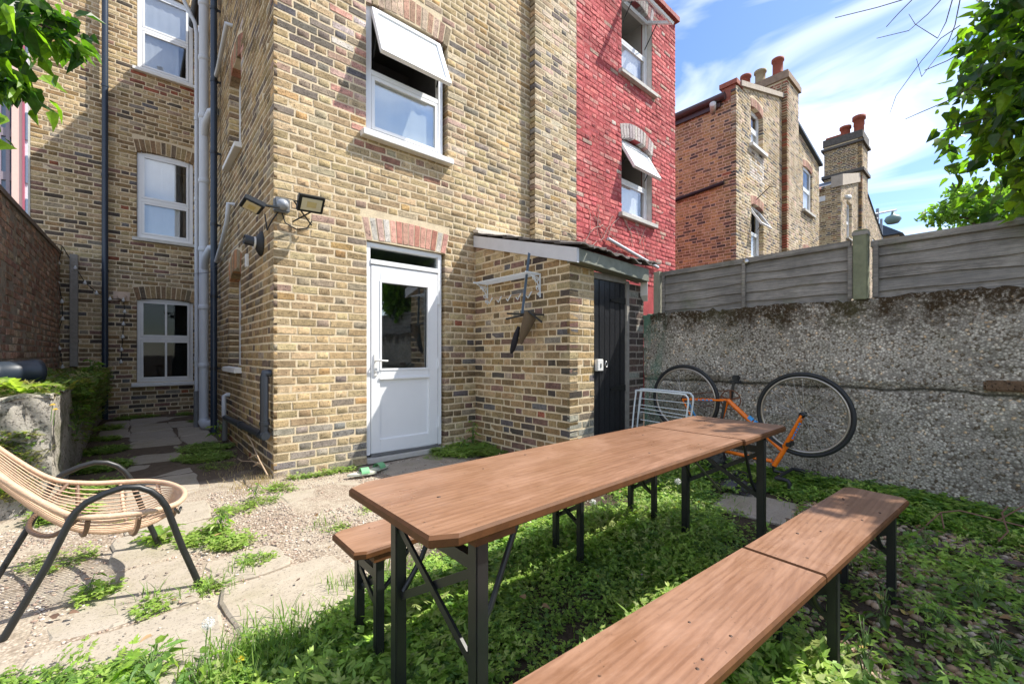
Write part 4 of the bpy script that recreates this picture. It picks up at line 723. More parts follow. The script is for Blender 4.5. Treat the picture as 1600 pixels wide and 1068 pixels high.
brickwork(th, TF, 25.6, 30.1, 2.2, 8.9, [(27.5, 29.3, 4.6, 6.9)], lambda u, z, r, rr: pick(rr, *PALE), 0, top=lambda u: 8.85 - (u - 25.6) * .32, edge=(False, True)); window(th, TF, 27.5, 29.3, 4.6, 6.9, set_=-.05, fw=.12, low=(0, 1, CURT), up=(0, 1, CURT), sill=False)
e4 = thing('end_house', (38, 4.5, 0), 'farthest low pale house with slate roof beyond the fence post', 'building')
MB().box((36, 4.13, 0), (44, 12, 8.6)).build('wall', simple('buff_wall', (.50, .42, .32), .95, var=.1), e4); MB().hexa([(35.6, 3.9, 8.6), (44.3, 3.9, 8.6), (44.3, 12, 8.6), (35.6, 12, 8.6), (36.4, 6.5, 10.6), (44.3, 6.5, 10.6), (44.3, 12, 10.6), (36.4, 12, 10.6)]).build('roof', SLATE, e4); MB().box((40, 4.02, 6.6), (41.6, 4.12, 8.2)).build('window', GLASS, e4)
lamp = thing('rooftop_lamp', (31.5, 4.2, 0), 'hanging green lamp on a scaffold pole beyond the houses', 'lamp')
b0 = onY(4.3, 1371, 395); d_ = 0
def YY(px, py, Y=4.3): return onY(Y, px, py)
MB().tube([YY(1371, 400), YY(1371, 326)], .07, 6).tube([YY(1377, 400), YY(1377, 342)], .06, 6).tube([YY(1364, 335), YY(1400, 328)], .06, 6).tube([YY(1364, 343), YY(1373, 341)], .05, 6).tube([YY(1372, 362), YY(1378, 366)], .05, 6).build('pole', simple('scaffold_pole', (.25, .26, .28), .5, .6), lamp)
c = YY(1395, 337); MB().lathe(c + V(0, 0, -.25), [(0, -.28), (.28, -.22), (.42, .0), (.34, .2), (.12, .3), (.05, .55)], 14).build('lamp_shade', simple('green_enamel', (.16, .25, .24), .5), lamp)

# ---- far tower block at the left edge
tw = thing('tower_block', (-9, 60, 0), 'distant modern tower with pink cladding and blue glass at left edge', 'building')
YT = 45; a = lambda px, py=100: onY(YT, px, py).x
MB().box((a(-60), YT, 0), (a(20), YT + 12, 48)).build('glass_wall', simple('dark_blue_curtain_wall', (.20, .28, .38), .25, var=.25, vs=.6), tw); MB().box((a(20), YT - .4, 0), (a(37), YT + 12, 48)).build('pink_wall', PINK, tw)
MB().box((a(37), YT - .5, 0), (a(40), YT + 12, 48)).build('maroon_corner', MAROON, tw); MB().box((a(40), YT - .2, 0), (a(70), YT + 12, 48)).build('white_wall', simple('white_cladding', (.62, .66, .70), .5), tw)
for k in range(15):
    z = 4 + k * 3.0; MB().box((a(-60), YT - .15, z), (a(20) - .02, YT - .01, z + .55)).build('spandrel', simple('spandrel', (.26, .22, .25), .5) if k == 0 else MATS['spandrel'], tw)
    MB().box((a(41), YT - .3, z), (a(48), YT - .21, z + 1.9)).build('window', simple('tower_window', (.16, .22, .30), .2) if k == 0 else MATS['tower_window'], tw)
for k in range(6): x = a(-60 + k * 14); MB().box((x, YT - .2, 0), (x + .18, YT - .02, 48)).build('mullion', MATS['spandrel'], tw)

# ================================================================ PIPES, LAMPS AND FITTINGS ON THE WALLS
def clips(par, x, y, zs, r, mt, dx=0, dy=0):
    for z in zs: MB().lathe((x, y, z - .02), [(r + .006, 0), (r + .006, .04)], 12).bar((x, y, z), (x + dx, y + dy, z), .02, .025).build('pipe_clip', mt, par)
pm = thing('downpipe', (-.37, 9.92, 0), 'dark blue downpipe running up the main house wall', 'pipe')
MB().tube([(-.37, 9.91, -.02), (-.37, 9.91, 9.2)], .042, 14).build('pipe', NAVYP, pm); clips(pm, -.37, 9.91, (1.1, 2.5, 4.1, 5.6, 7.2), .042, NAVYP, 0, .08)
pb = thing('downpipe', (.86, 7.2, 0), 'tall dark blue downpipe fixed to the extension side wall', 'pipe')
yb = 7.22; MB().tube([(.83, yb, 0), (.83, yb, 7.2)], .040, 14).build('pipe', NAVYP, pb); clips(pb, .83, yb, (.9, 1.9, 2.9, 3.9, 4.9, 5.9), .040, BLACKP, .08, 0)
ps = thing('soil_pipe', (.8, 7.7, 0), 'thick pale grey soil pipe with branch joints in the passage corner', 'pipe')
ysp = 7.72; xsp = .765; t = MB().tube([(xsp, ysp, .12), (xsp, ysp, 6.35), (xsp - .04, ysp, 6.5), (xsp - .30, ysp + .15, 6.9), (xsp - .34, ysp + .2, 7.4)], .06, 16).build('pipe', GREYP, ps)
for z in (.9, 1.75, 2.6, 3.6, 4.55, 5.4, 6.2): MB().lathe((xsp, ysp, z), [(.062, 0), (.07, .01), (.07, .06), (.062, .07)], 16).build('pipe_collar', GREYP, ps)
for z in (2.55, 4.5): MB().tube([(xsp, ysp, z - .22), (xsp + .01, ysp - .12, z - .05), (xsp + .05, ysp - .28, z + .06), (.90, ysp - .34, z + .07)], .05, 12).build('branch_pipe', GREYP, ps)
MB().tube([(xsp, ysp, .12), (xsp + .02, ysp - .1, .06), (xsp + .12, ysp - .3, .10)], .075, 12).build('foot_bend', GREYP, ps)
pw = thing('waste_pipe', (.7, 7.95, 0), 'slim pale grey waste pipe left of the thick soil pipe', 'pipe')
MB().tube([(.70, 7.95, .02), (.70, 7.95, 5.9), (.68, 7.95, 6.05), (.55, 8.0, 6.35), (.50, 8.05, 6.8)], .027, 10).build('pipe', GREYP, pw); MB().tube([(.70, 7.95, .0), (.70, 7.95, .55)], .038, 10).build('lower_pipe', LEAD, pw)
for z in (1.0, 2.2, 3.4, 4.6): MB().lathe((.70, 7.95, z), [(.034, 0), (.034, .05)], 10).build('pipe_collar', GREYP, pw)
def sp(px, py, off=.06): return onX(XS - off, px, py)
bw = thing('waste_pipe', sp(413, 680), 'black waste pipe running low along the extension side wall', 'pipe')
a_, b_, c_ = sp(413, 583), sp(413, 680), sp(352, 652); MB().tube([a_ + V(.05, 0, 0), a_, a_ + V(0, 0, -.03), b_], .034, 12).build('riser', BLACKP, bw); MB().tube([b_ + V(0, -.05, 0), c_], .034, 12).build('pipe', BLACKP, bw)
for f in (.0, .05, .5): q = b_.lerp(c_, f); MB().tube([q + (b_ - c_).normalized() * .03, q - (b_ - c_).normalized() * .03], .042, 12).build('pipe_collar', BLACKP, bw)
MB().lathe(a_ + V(0, 0, -.45), [(.040, 0), (.040, .03)], 12).build('pipe_collar', BLACKP, bw)
g_ = sp(350, 618); MB().tube([g_ + V(.07, 0, .01), g_ + V(.03, 0, .01), g_, V(g_.x, g_.y, c_.z)], .026, 10).build('grey_branch', GREYP, bw); MB().tube([c_, V(c_.x, c_.y + .05, .02)], .03, 10).build('drop_pipe', LEAD, bw)
for nm, pts, lb in (('waste_pipe', ((357, 318), (355, 345), (345, 385), (338, 408)), 'short grey waste pipe angled down behind the black flue'), ('waste_pipe', ((354, 37), (350, 60), (341, 105), (333, 135)), 'long slanting grey waste pipe high on the side wall')):
    q = [sp(*p) for p in pts]; o = MB().tube([q[0] + V(.08, 0, 0)] + q, .026, 10).build(nm, GREYP); tag(o, lb, 'pipe')
fl = thing('boiler_flue', sp(407, 380, 0), 'black boiler flue sticking out of the side wall', 'flue')
q = sp(409, 381, 0); MB().lathe(q, [(.115, .0), (.115, .015), (.06, .05), (.05, .052)], 20, (-1, 0, 0)).build('wall_plate', RUBBER, fl); MB().lathe(q, [(.045, .02), (.045, .15), (.038, .15), (.038, .1)], 18, (-1, -.1, .12)).build('flue_tube', BLACKP, fl); MB().lathe(q, [(.056, .055), (.056, .07)], 18, (-1, 0, .02)).build('white_ring', WPAINT, fl)
jb = tag(MB().fbox(SIDE, -sp(378, 398).y - .03, -sp(378, 398).y + .03, 0, .03, 2.02, 2.16).build('junction_box', WPAINT, None, .005), 'small white junction box beside the black flue', 'junction box')
# floodlights and the motion sensor at the corner
def flood(c, fwd, up, lab):
    fwd = Vector(fwd).normalized(); up = Vector(up); rt = fwd.cross(up).normalized(); up = rt.cross(fwd).normalized(); t = thing('floodlight', c, lab, 'floodlight', None); P = lambda a, b, e: c + rt * a + up * b + fwd * e
    def bx(a0, a1, b0, b1, e0, e1): return [P(a0, b0, e0), P(a1, b0, e0), P(a1, b1, e0), P(a0, b1, e0), P(a0, b0, e1), P(a1, b0, e1), P(a1, b1, e1), P(a0, b1, e1)]
    MB().hexa(bx(-.11, .11, -.075, .075, -.028, .012)).build('housing', BLACKM, t, .006); MB().hexa(bx(-.085, .085, -.052, .052, .012, .016)).build('diffuser', LEDP, t); MB().hexa(bx(-.04, .04, -.025, .025, .0165, .018)).build('led_array', simple('led', (.55, .45, .2), .5) if 'led' not in MATS else MATS['led'], t)
    return t, P
c = onY(YF - .20, 486, 319); t, P = flood(c, (.12, -.80, -.62), (0, -.6, .8), 'black floodlight on the front wall above the white door'); MB().tube([P(-.12, .0, -.01), P(-.125, -.02, -.06), FRONT.p(c.x - .10, .01, c.z - .13)], .007, 6).tube([P(.115, .0, -.01), P(.12, -.02, -.06), FRONT.p(c.x + .06, .01, c.z - .13)], .007, 6).build('bracket', BLACKM, t)
c2 = onX(XS - .20, 394, 321); t, P = flood(c2, (-.30, -.05, -.95), (-1, 0, .3), 'black floodlight on the side wall round the corner'); MB().bar(P(0, 0, -.02), (XS - .005, c2.y - .02, c2.z + .02), .03, .012).build('bracket', BLACKM, t)
ms = thing('motion_sensor', onY(YF - .05, 437, 320), 'grey domed motion sensor on the corner between two floodlights', 'sensor'); c = onY(YF - .06, 439, 318)
MB().box((XS - .006, YF - .075, c.z - .07), (XS + .115, YF - .004, c.z + .05)).build('sensor_box', simple('sensor_grey', (.13, .14, .15), .5), ms, .01); MB().lathe((XS + .055, YF - .07, c.z - .01), [(.048, 0), (.046, .02), (.035, .042), (.015, .054), (0, .056)], 16, (0.1, -1, -.2)).build('dome', simple('sensor_dome', (.28, .30, .33), .3), ms)
MB().tube([(XS + .06, YF - .03, c.z - .07), (XS + .09, YF - .02, c.z - .15), (XS + .18, YF - .02, c.z - .19), (XS + .26, YF - .05, c.z - .17), (XS + .30, YF - .06, c.z - .10)], .006, 6).build('cable', RUBBER, ms); MB().tube([(XS + .03, YF - .02, c.z - .07), (XS - .01, YF + .0, c.z - .14), (XS - .02, YF + .14, c.z - .2), (XS - .03, YF + .18, c.z - .05)], .006, 6).build('cable', RUBBER, ms)
ve = thing('wall_vent', onY(YM, 190, 463), 'beige square vent cowl on the main house wall', 'vent'); q = onY(YM, 190, 463); MB().fbox(REAR, q.x - .105, q.x + .105, 0, .03, q.z - .08, q.z + .08).build('vent_plate', BEIGE, ve, .006); MB().lathe(q + V(0, -.03, 0), [(.06, 0), (.06, .05), (.045, .055), (0, .05)], 16, (0, -1, 0)).build('vent_cowl', BEIGE, ve)
tag(MB().box((-.785, 9.90, .90), (-.69, 9.985, 2.72)).build('timber_post', GREYPOST, None, .006), 'upright weathered grey timber post against the main house', 'post')
# string of small clear bulbs
sg = thing('string_lights', (-.85, 9.9, 1), 'string of small clear bulbs looped along the back wall corner', 'string lights')
path = [onY(9.93, *p) for p in ((97, 384), (92, 410), (91, 440), (97, 470), (98, 497), (90, 520), (93, 543), (98, 572))]; path2 = [onY(9.93, *p) for p in ((97, 384), (118, 418), (133, 441), (151, 457), (172, 466), (193, 468), (195, 486), (193, 505), (192, 525), (190, 545), (189, 564))]; path3 = [onY(9.9, *p) for p in ((97, 384), (60, 372), (0, 352), (-60, 330))]
for pth in (path, path2, path3): MB().tube(pth, .006, 5).build('cable', RUBBER, sg)
for pth in (path, path2):
    for q in pth[1:]: MB().lathe(q + V(0, -.03, -.02), [(.008, .05), (.012, .03), (.026, .005), (.022, -.015), (0, -.025)], 10).build('bulb', BULB, sg)
wl_ = tag(MB().tube([sp(383, 372, .2), V(.78, 7.25, 2.23), V(.3, 9.9, 2.5), V(-.2, 9.9, 2.52)], .004, 4).build('wire', LEAD), 'thin grey washing wire strung from flue to back wall', 'wire')

# ---- white scroll shelf and the hanging bundle on the outhouse wall
sh = thing('wire_shelf', (XO, 3.5, 1.9), 'white wrought iron scroll shelf on the outhouse wall', 'shelf'); y0, y1 = 3.07, 3.93; zs_ = 1.905
for k in range(5): MB().tube([(XO - .02 - k * .045, y0, zs_), (XO - .02 - k * .045, y1, zs_)], .006, 6).build('shelf_rod', WIRE, sh)
for y in (y0, y1):
    m = MB().bar((XO - .215, y, zs_ + .004), (XO - .006, y, zs_ + .004), .014, .016).bar((XO - .012, y, zs_), (XO - .012, y, zs_ - .23), .012, .012).tube([(XO - .20 + .19 * math.sin(t / 8 * 1.57), y, zs_ - .2 * (t / 8) ** 1.5) for t in range(9)], .006, 6)
    for cx, cz, rr in ((XO - .06, zs_ - .06, .035), (XO - .10, zs_ - .045, .022), (XO - .045, zs_ - .14, .028), (XO - .03, zs_ - .2, .018)): m.tube([(cx + rr * (1 - t / 22) * math.cos(t * .6), y, cz + rr * (1 - t / 22) * math.sin(t * .6)) for t in range(16)], .005, 5)
    m.build('scroll_bracket', WIRE, sh)
MB().tube([(XO - .03, y0, zs_ - .17), (XO - .03, y1, zs_ - .17)], .006, 6).build('hook_rail', simple('rusty_white', (.50, .36, .26), .7, var=.3, vs=12), sh)
for k in range(5): y = y0 + .1 + k * .16; MB().tube([(XO - .035, y, zs_ - .165), (XO - .06, y, zs_ - .2), (XO - .055, y + .03, zs_ - .23), (XO - .03, y + .06, zs_ - .22), (XO - .045, y + .07, zs_ - .2)], .006, 6).build('hook', WIRE, sh)
hb = thing('hanging_saddle', (2.93, 3.15, 1.5), 'black saddle shaped bundle with crossed rods hanging from a blue strap', 'bundle'); top = V(2.99, 3.13, 2.12); bt = V(2.94, 3.18, 1.51)
MB().bar(top, bt, .030, .006).build('strap', simple('blue_strap', (.10, .15, .21), .5), hb)
for (p, q) in (((2.93, 3.40, 1.525), (2.93, 2.87, 1.475)), ((2.90, 3.05, 1.52), (2.97, 2.93, 1.41)), ((2.86, 3.34, 1.46), (3.0, 3.10, 1.51))): MB().tube([p, q], .010, 7).build('rod', BLACKM, hb)
MB().tube([V(2.96, 3.08, 1.52), V(2.955, 3.09, 1.46), V(2.95, 3.14, 1.36), V(2.945, 3.19, 1.26), V(2.945, 3.2, 1.2)], [.055, .065, .052, .03, .010], 14).build('cloth_cover', KHAKI, hb)
MB().tube([V(2.93, 3.22, 1.38), V(2.92, 3.245, 1.30), V(2.915, 3.27, 1.22), V(2.92, 3.31, 1.14), V(2.925, 3.335, 1.11)], [.016, .030, .034, .026, .010], 12).build('saddle_nose', CLOTH, hb)

# ================================================================ TABLE AND BENCHES (folding beer garden set)
def plank(x0, x1, y0, y1, z, th, cr, cl):             # a board with cut corners at the ends named in cr
    P = []
    P += [(x0 + cl, y0), (x1 - cr, y0)] if True else []
    P += [(x1, y0 + cr * .55), (x1, y1 - cr * .55)] if cr else [(x1, y1)]
    P += [(x1 - cr, y1), (x0 + cl, y1)] if cr else [(x0 + cl, y1)]
    if not cr: P = [(x0 + cl, y0), (x1, y0), (x1, y1), (x0 + cl, y1)]
    if cl: P += [(x0, y1 - cl * .55), (x0, y0 + cl * .55)]
    return P
def board(name, P, z, th, par, seed=0):               # top varnish, darker rounded edge
    n = len(P); cx = sum(p[0] for p in P) / n; cy = sum(p[1] for p in P) / n; e = .006
    ins = [(x - math.copysign(e, x - cx), y - math.copysign(e, y - cy)) for x, y in P]
    v = [(x, y, z) for x, y in ins] + [(x, y, z - .007) for x, y in P] + [(x, y, z - th + .005) for x, y in P] + [(x, y, z - th) for x, y in ins]
    f = [tuple(range(n))] + [(k * n + i, k * n + (i + 1) % n, (k + 1) * n + (i + 1) % n, (k + 1) * n + i) for k in range(3) for i in range(n)] + [tuple(range(4 * n - 1, 3 * n - 1, -1))]
    o = MB().add(v, f).build(name, WOOD, par); o.data.materials.append(WOODEDGE)
    for p in o.data.polygons:
        if p.normal.z < .8: p.material_index = 1
    return o
def legset(par, x, y0, y1, ztop, dirx, zg=0.0, w=.032, brace=True):
    m_ = []
    for y in (y0, y1): MB().box((x - w / 2, y - w / 2, zg - .02), (x + w / 2, y + w / 2, ztop)).build('leg', BLACKM, par, .003)
    zb = ztop - .075; MB().box((x - .012, y0 + w / 2, zb - .02), (x + .012, y1 - w / 2, zb + .012)).build('cross_bar', BLACKM, par)
    MB().bar((x + .004, y0, zb - .02), (x + .004, y1, ztop - .33 * ztop / .7), .008, .022).build('cross_brace', BLACKM, par); MB().bar((x - .006, y1, zb - .02), (x - .006, y0, ztop - .33 * ztop / .7), .008, .022).build('cross_brace', BLACKM, par)
    if brace:
        ym = (y0 + y1) / 2
        for y in (y0 + .03, y1 - .03): MB().tube([(x, y, ztop - .30 * ztop / .7), (x + dirx * .06, y, ztop - .22 * ztop / .7), (x + dirx * .16, y, ztop - .005)], .008, 6).build('folding_stay', BLACKM, par)
    MB().box((x - .03, y0 - .03, ztop - .022), (x + .06 * dirx + .03, y1 + .03, ztop)).build('batten', WOODEDGE, par)
tb = thing('table', (1.5, 1.0, 0), 'long varnished brown folding table with black steel legs', 'table'); TZ = .72
xe = 2.03
board('table_top', plank(.458, xe, .752, 1.252, TZ, .028, 0, .055), TZ, .028, tb); board('table_top', plank(xe + .007, 2.615, .742, 1.25, TZ - .001, .028, .03, 0), TZ - .001, .028, tb)
legset(tb, .60, .80, 1.20, TZ - .028, 1, w=.036); legset(tb, 2.40, .80, 1.20, TZ - .028, -1, w=.036); MB().tube([(1.95, 1.0, TZ - .05), (2.39, 1.0, .36)], .006, 6).build('tie_rod', STEEL, tb)
KN = simple('dark_knot', (.05, .025, .015), .6)
def marks(par, x0, x1, y0, y1, z, n, seed, ang=0, org=(0, 0)):
    rr = random.Random(seed)
    for k in range(n):
        x, y = rr.uniform(x0, x1), rr.uniform(y0, y1); r = rr.uniform(.003, .006); MB().lathe((x, y, z - .001), [(r * 1.0, 0), (r, .0016), (0, .0018)], 8).build('knot', KN, par)
marks(tb, .55, 2.55, .78, 1.22, TZ, 9, 5)
def bench(label, x0, x1, seam, y, yaw, z, legs, seed):
    t = thing('bench', (x0, y, 0), label, 'bench', 'benches of the folding table set'); before = set(COL.objects)
    hw = .122
    board('seat', plank(x0, seam, y - hw, y + hw, z, .027, 0, .035), z, .027, t); board('seat', plank(seam + .008, x1, y - hw, y + hw, z - .001, .027, .035, 0), z - .001, .027, t)
    for x, d in legs: legset(t, x, y - .085, y + .085, z - .027, d, w=.030)
    marks(t, x0 + .1, x1 - .1, y - .1, y + .1, z, 10, seed)
    t.rotation_euler = (0, 0, yaw); return t
bench('narrow bench behind the table, mostly hidden under it', .545, 2.65, 1.60, 1.515, 0.0, .44, ((.64, 1), (1.73, -1), (2.45, -1)), 3)
bench('nearest bench in front of the table with grainy wood', .48, 2.66, 1.545, .528, -.066, .445, ((.62, 1), (1.74, -1), (2.50, -1)), 4)

# ================================================================ RATTAN CHAIR
ch = thing('rattan_chair', (0, 2.85, 0), 'rattan lounge chair with bent black tube frame on the paving', 'chair')
prof = [(.235, -.003), (.165, .21), (.11, .405), (.085, .455), (.055, .49), (.015, .515), (-.035, .525), (-.09, .512), (-.15, .485), (-.18, .455), (-.20, .415), (-.26, .262), (-.385, -.005)]
for y, sx in ((2.50, 0.0), (3.18, -.125)): MB().tube([(x + sx, y, z) for x, z in prof], .0135, 12).build('frame_tube', BLACKM, ch)
def rim(t):                                           # seat rim and back rim as one U; t 0..1 from the near back, round the front, to the far back
    pts = [(-.62, 2.60, .93), (-.50, 2.54, .78), (-.36, 2.52, .60), (-.22, 2.52, .455), (-.12, 2.52, .412), (.02, 2.525, .395), (.12, 2.56, .388), (.175, 2.66, .383), (.195, 2.84, .38), (.145, 3.02, .387), (.06, 3.12, .396), (-.05, 3.155, .405), (-.19, 3.16, .425), (-.32, 3.16, .475), (-.46, 3.15, .62), (-.60, 3.14, .80), (-.70, 3.08, .93)]
    return pts
rp_ = [Vector(p) for p in rim(0)]
def smooth(pts, n=6, closed=False):
    out = []; N = len(pts)
    for i in range(N - 1):
        p0, p1, p2, p3 = pts[max(i - 1, 0)], pts[i], pts[i + 1], pts[min(i + 2, N - 1)]
        for k in range(n): t = k / n; out.append(.5 * ((2 * p1) + (p2 - p0) * t + (2 * p0 - 5 * p1 + 4 * p2 - p3) * t * t + (3 * p1 - p0 - 3 * p2 + p3) * t ** 3))
    out.append(pts[-1]); return out
MB().tube(smooth(rp_ + [Vector((-.72, 2.9, 1.0)), Vector((-.69, 2.7, .99)), rp_[0]]), .0125, 9).build('rim', RATTAN, ch)
def basket(s, v):                                     # s -1..1 across, v 0 front .. 1 top of back
    near = smooth(rp_[8::-1], 6); far = smooth(rp_[8:], 6); i = v * (len(near) - 1); j = v * (len(far) - 1)
    a = near[int(i)].lerp(near[min(int(i) + 1, len(near) - 1)], i - int(i)); b = far[int(j)].lerp(far[min(int(j) + 1, len(far) - 1)], j - int(j)); q = (s + 1) / 2; p = a.lerp(b, q)
    w = (1 - s * s); dip = .155 * (math.sin(min(1, v / .85) * math.pi) ** 1.3) * w ** .8; back = max(0, v - .5) * .28 * w
    return p + V(-back * .55, 0, -dip + back * .0)
NST = 30
for k in range(1, NST): s = -1 + 2 * k / NST; MB().tube([basket(s, .015 + .985 * i / 22) for i in range(23)], .0034, 5).build('strand', RATTAN, ch)
for v, mt in ((.20, RATTAN), (.38, RATTAN), (.53, RATDARK)): MB().tube([basket(-1 + 2 * i / 16, v) + V(0, 0, -.012) for i in range(17)], .0095, 8).build('rib', mt, ch)
for v in (.20, .38): MB().tube([basket(-1 + 2 * i / 16, v) + V(.003, 0, -.022) for i in range(17)], .008, 7).build('rib_wrap', RATDARK, ch)
MB().tube(smooth([basket(-1, .56), basket(-.6, .60) + V(-.03, 0, -.03), basket(-.2, .63) + V(-.05, 0, -.04), basket(.3, .63) + V(-.05, 0, -.04), basket(.7, .6) + V(-.03, 0, -.02), basket(1, .56)], 4), .010, 8).build('rib', RATDARK, ch)
MB().tube([(.14, 2.5, .39), (.155, 2.53, .36), (.165, 2.54, .385)], .006, 6).build('bracket', BLACKM, ch); MB().tube([(-.2, 2.5, .42), (-.21, 2.53, .44)], .010, 6).build('binding', RATDARK, ch)

# ================================================================ BICYCLE (upside down) AND THINGS BY THE WALL
bk = thing('bicycle', (4.05, 1.5, 0), 'orange road bicycle standing upside down against the concrete wall', 'bicycle')
def wheel(c, tilt):
    c = Vector(c); ax = Vector((1, 0, tilt)).normalized(); u = Vector((0, 1, 0)); w = ax.cross(u); Pt = lambda r, t, d=0: c + (u * math.cos(t) + w * math.sin(t)) * r + ax * d
    tw_ = [2 * math.pi * k / 56 for k in range(56)]; ty = MB().tube([Pt(.325, t) for t in tw_], .0175, 8, closed=True).build('wheel', RUBBER, bk)
    MB().tube([Pt(.301, t) for t in tw_], .0115, 6, closed=True).build('rim', CHROME, ty)
    m = MB()
    for k in range(28): t = 2 * math.pi * k / 28; m.tube([Pt(.018, t + (.9 if k % 2 else -.9), .028 if k % 4 < 2 else -.028), Pt(.302, t)], .0011, 4, cap=False)
    o = m.build('spokes', STEEL, ty); o['kind'] = 'stuff'
    MB().lathe(c - ax * .05, [(.008, 0), (.008, .015), (.024, .018), (.024, .024), (.012, .03), (.012, .07), (.024, .076), (.024, .082), (.008, .085), (.008, .1)], 14, ax).build('hub', BLACKM, ty); return ty
FH = V(4.02, 1.035, .615); RH = V(4.10, 2.06, .655)
wheel(FH, .05); wheel(RH, .05)
BB = V(4.06, 1.63, .68); HT = V(4.03, 1.16, .33); HB = V(4.03, 1.245, .165); ST_ = V(4.05, 1.80, .14)
def side(v, d): return Vector(v) + V(d, 0, 0)
MB().tube([BB, HT + V(0, .02, -.03)], [.021, .020], 12).build('down_tube', ORANGE, bk); MB().tube([HT + V(0, -.01, .02), HB], .020, 12).build('head_tube', ORANGE, bk); MB().tube([HB + V(0, .015, .035), ST_ + V(0, 0, .08)], .016, 12).build('top_tube', ORANGE, bk); MB().tube([BB, ST_], .016, 12).build('seat_tube', ORANGE, bk)
for d in (-.045, .045):
    MB().tube([side(BB, d * .7), side(RH, d)], .010, 8).build('chain_stay', ORANGE, bk); MB().tube([side(ST_ + V(0, 0, .09), d * .5), side(RH, d)], .008, 8).build('seat_stay', BLUE if d > 0 else ORANGE, bk)
    MB().tube([side(HT, d * .6) + V(0, -.005, .02), side(HT.lerp(FH, .25), d), side(FH, d)], [.018, .016, .009], 10).build('fork_blade', ORANGE, bk)
MB().tube([side(HT, -.04) + V(0, -.005, .02), side(HT, .04) + V(0, -.005, .02)], .019, 10).build('fork_crown', ORANGE, bk)
for f, w in ((.42, .022), (.5, .012), (.56, .012)): q = BB.lerp(HT, f); e = (HT - BB).normalized(); MB().tube([q - e * w, q + e * w], .0218, 12).build('blue_band', BLUE, bk)
for k in range(6): q = HT.lerp(FH, .3 + k * .085); e = (FH - HT).normalized(); MB().tube([side(q, .03) - e * .008, side(q, .03) + e * .008], .013, 8).build('blue_mark', BLUE, bk)
for k in range(5): q = BB.lerp(RH, .32 + k * .09); MB().bar(side(q, -.046) + V(0, -.012, .0), side(q, -.046) + V(0, .012, 0), .006, .012).build('blue_mark', BLUE, bk)
q = BB + V(.055, 0, 0); cr = MB().tube([q + V(0, .088 * math.cos(t), .088 * math.sin(t)) for t in [2 * math.pi * k / 36 for k in range(36)]], .0055, 6, closed=True)
for k in range(5): t = 2 * math.pi * k / 5 + .3; cr.bar(q, q + V(0, .086 * math.cos(t), .086 * math.sin(t)), .006, .016)
cr.build('chainring', RUST, bk); MB().tube([q + V(0, 0, .088), RH + V(.05, 0, .04)], .0045, 5).build('chain', RUST, bk); MB().tube([q + V(0, 0, -.088), RH + V(.05, 0, -.045)], .0045, 5).build('chain', RUST, bk); MB().lathe(RH + V(.02, 0, 0), [(.045, 0), (.038, .02), (.03, .035)], 14, (1, 0, 0)).build('sprocket', RUST, bk)
MB().bar(q + V(.02, 0, 0), q + V(.02, -.02, .165), .014, .022).build('crank', BLACKM, bk); MB().bar(BB + V(-.06, 0, 0), BB + V(-.06, .03, -.165), .014, .022).build('crank', BLACKM, bk)
MB().box(tuple(q + V(.03, -.065, .15)), tuple(q + V(.11, .03, .175))).box(tuple(q + V(.03, -.05, .175)), tuple(q + V(.10, -.0, .225))).build('pedal', RUBBER, bk, .008); MB().box(tuple(BB + V(-.16, -.02, -.19)), tuple(BB + V(-.07, .08, -.165))).build('pedal', RUBBER, bk, .006)
stem = HB + V(-.0, -.075, -.05); MB().tube([HB, HB + V(0, .0, -.045), stem], .016, 10).build('stem', BLACKM, bk)
MB().tube([stem + V(.205, 0, 0), stem + V(-.205, 0, 0)], .0125, 10).build('handlebar', RUBBER, bk)
for d in (-.205, .205): MB().tube([stem + V(d, p_, z) for p_, z in ((0, 0), (-.05, .002), (-.085, -.002), (-.10, -.03), (-.09, -.075), (-.05, -.105), (.0, -.112), (.045, -.108))], .0155, 10).build('drop_grip', RUBBER, bk)
MB().tube([ST_, ST_ + V(0, .03, -.07)], .0125, 10).build('seat_post', BLACKM, bk); MB().tube([ST_ + V(0, y, z) for y, z in ((-.16, -.085), (-.10, -.095), (.0, -.10), (.08, -.10), (.12, -.095))], [.016, .026, .045, .066, .05], 12).build('saddle', CLOTH, bk)
MB().box((FH.x - .05, HT.y - .055, HT.z + .02), (FH.x + .05, HT.y - .015, HT.z + .06)).build('brake', BLACKM, bk, .006)
# clothes airer, white wire
ar = thing('clothes_airer', (3.93, 2.15, 0), 'folded white wire clothes airer leaning beside the bicycle', 'airer'); XA = 3.93
def A(px, py, x=XA): return onX(x, px, py)
f0 = [A(993, 700), A(996, 660), A(1001, 613), A(1006, 607.5), A(1070, 613), A(1080, 616), A(1083, 625), A(1079, 660), A(1075, 705)]; f0[0].z = f0[-1].z = .02
MB().tube(smooth([Vector(p) for p in f0], 4), .0085, 8).build('outer_frame', WIRE, ar); f1 = [Vector((p.x - .07, p.y + .012, p.z * .985)) for p in f0]; MB().tube(smooth(f1, 4), .0085, 8).build('inner_frame', WIRE, ar)
for k, (ya, yb) in enumerate(((622, 630), (632, 642), (637, 650), (643, 655), (655, 668))): MB().tube([A(1001, ya), A(1079, yb)], .0042, 6).build('rail', WIRE, ar)
MB().tube([A(989, 702), A(999, 640), A(1003, 608)], .006, 6).build('leg', WIRE, ar)
bx_ = thing('tool_case', (3.62, 2.48, 0), 'dark rounded case with pale arched handle by the plank door', 'case'); c = V(3.63, 2.40, 0)
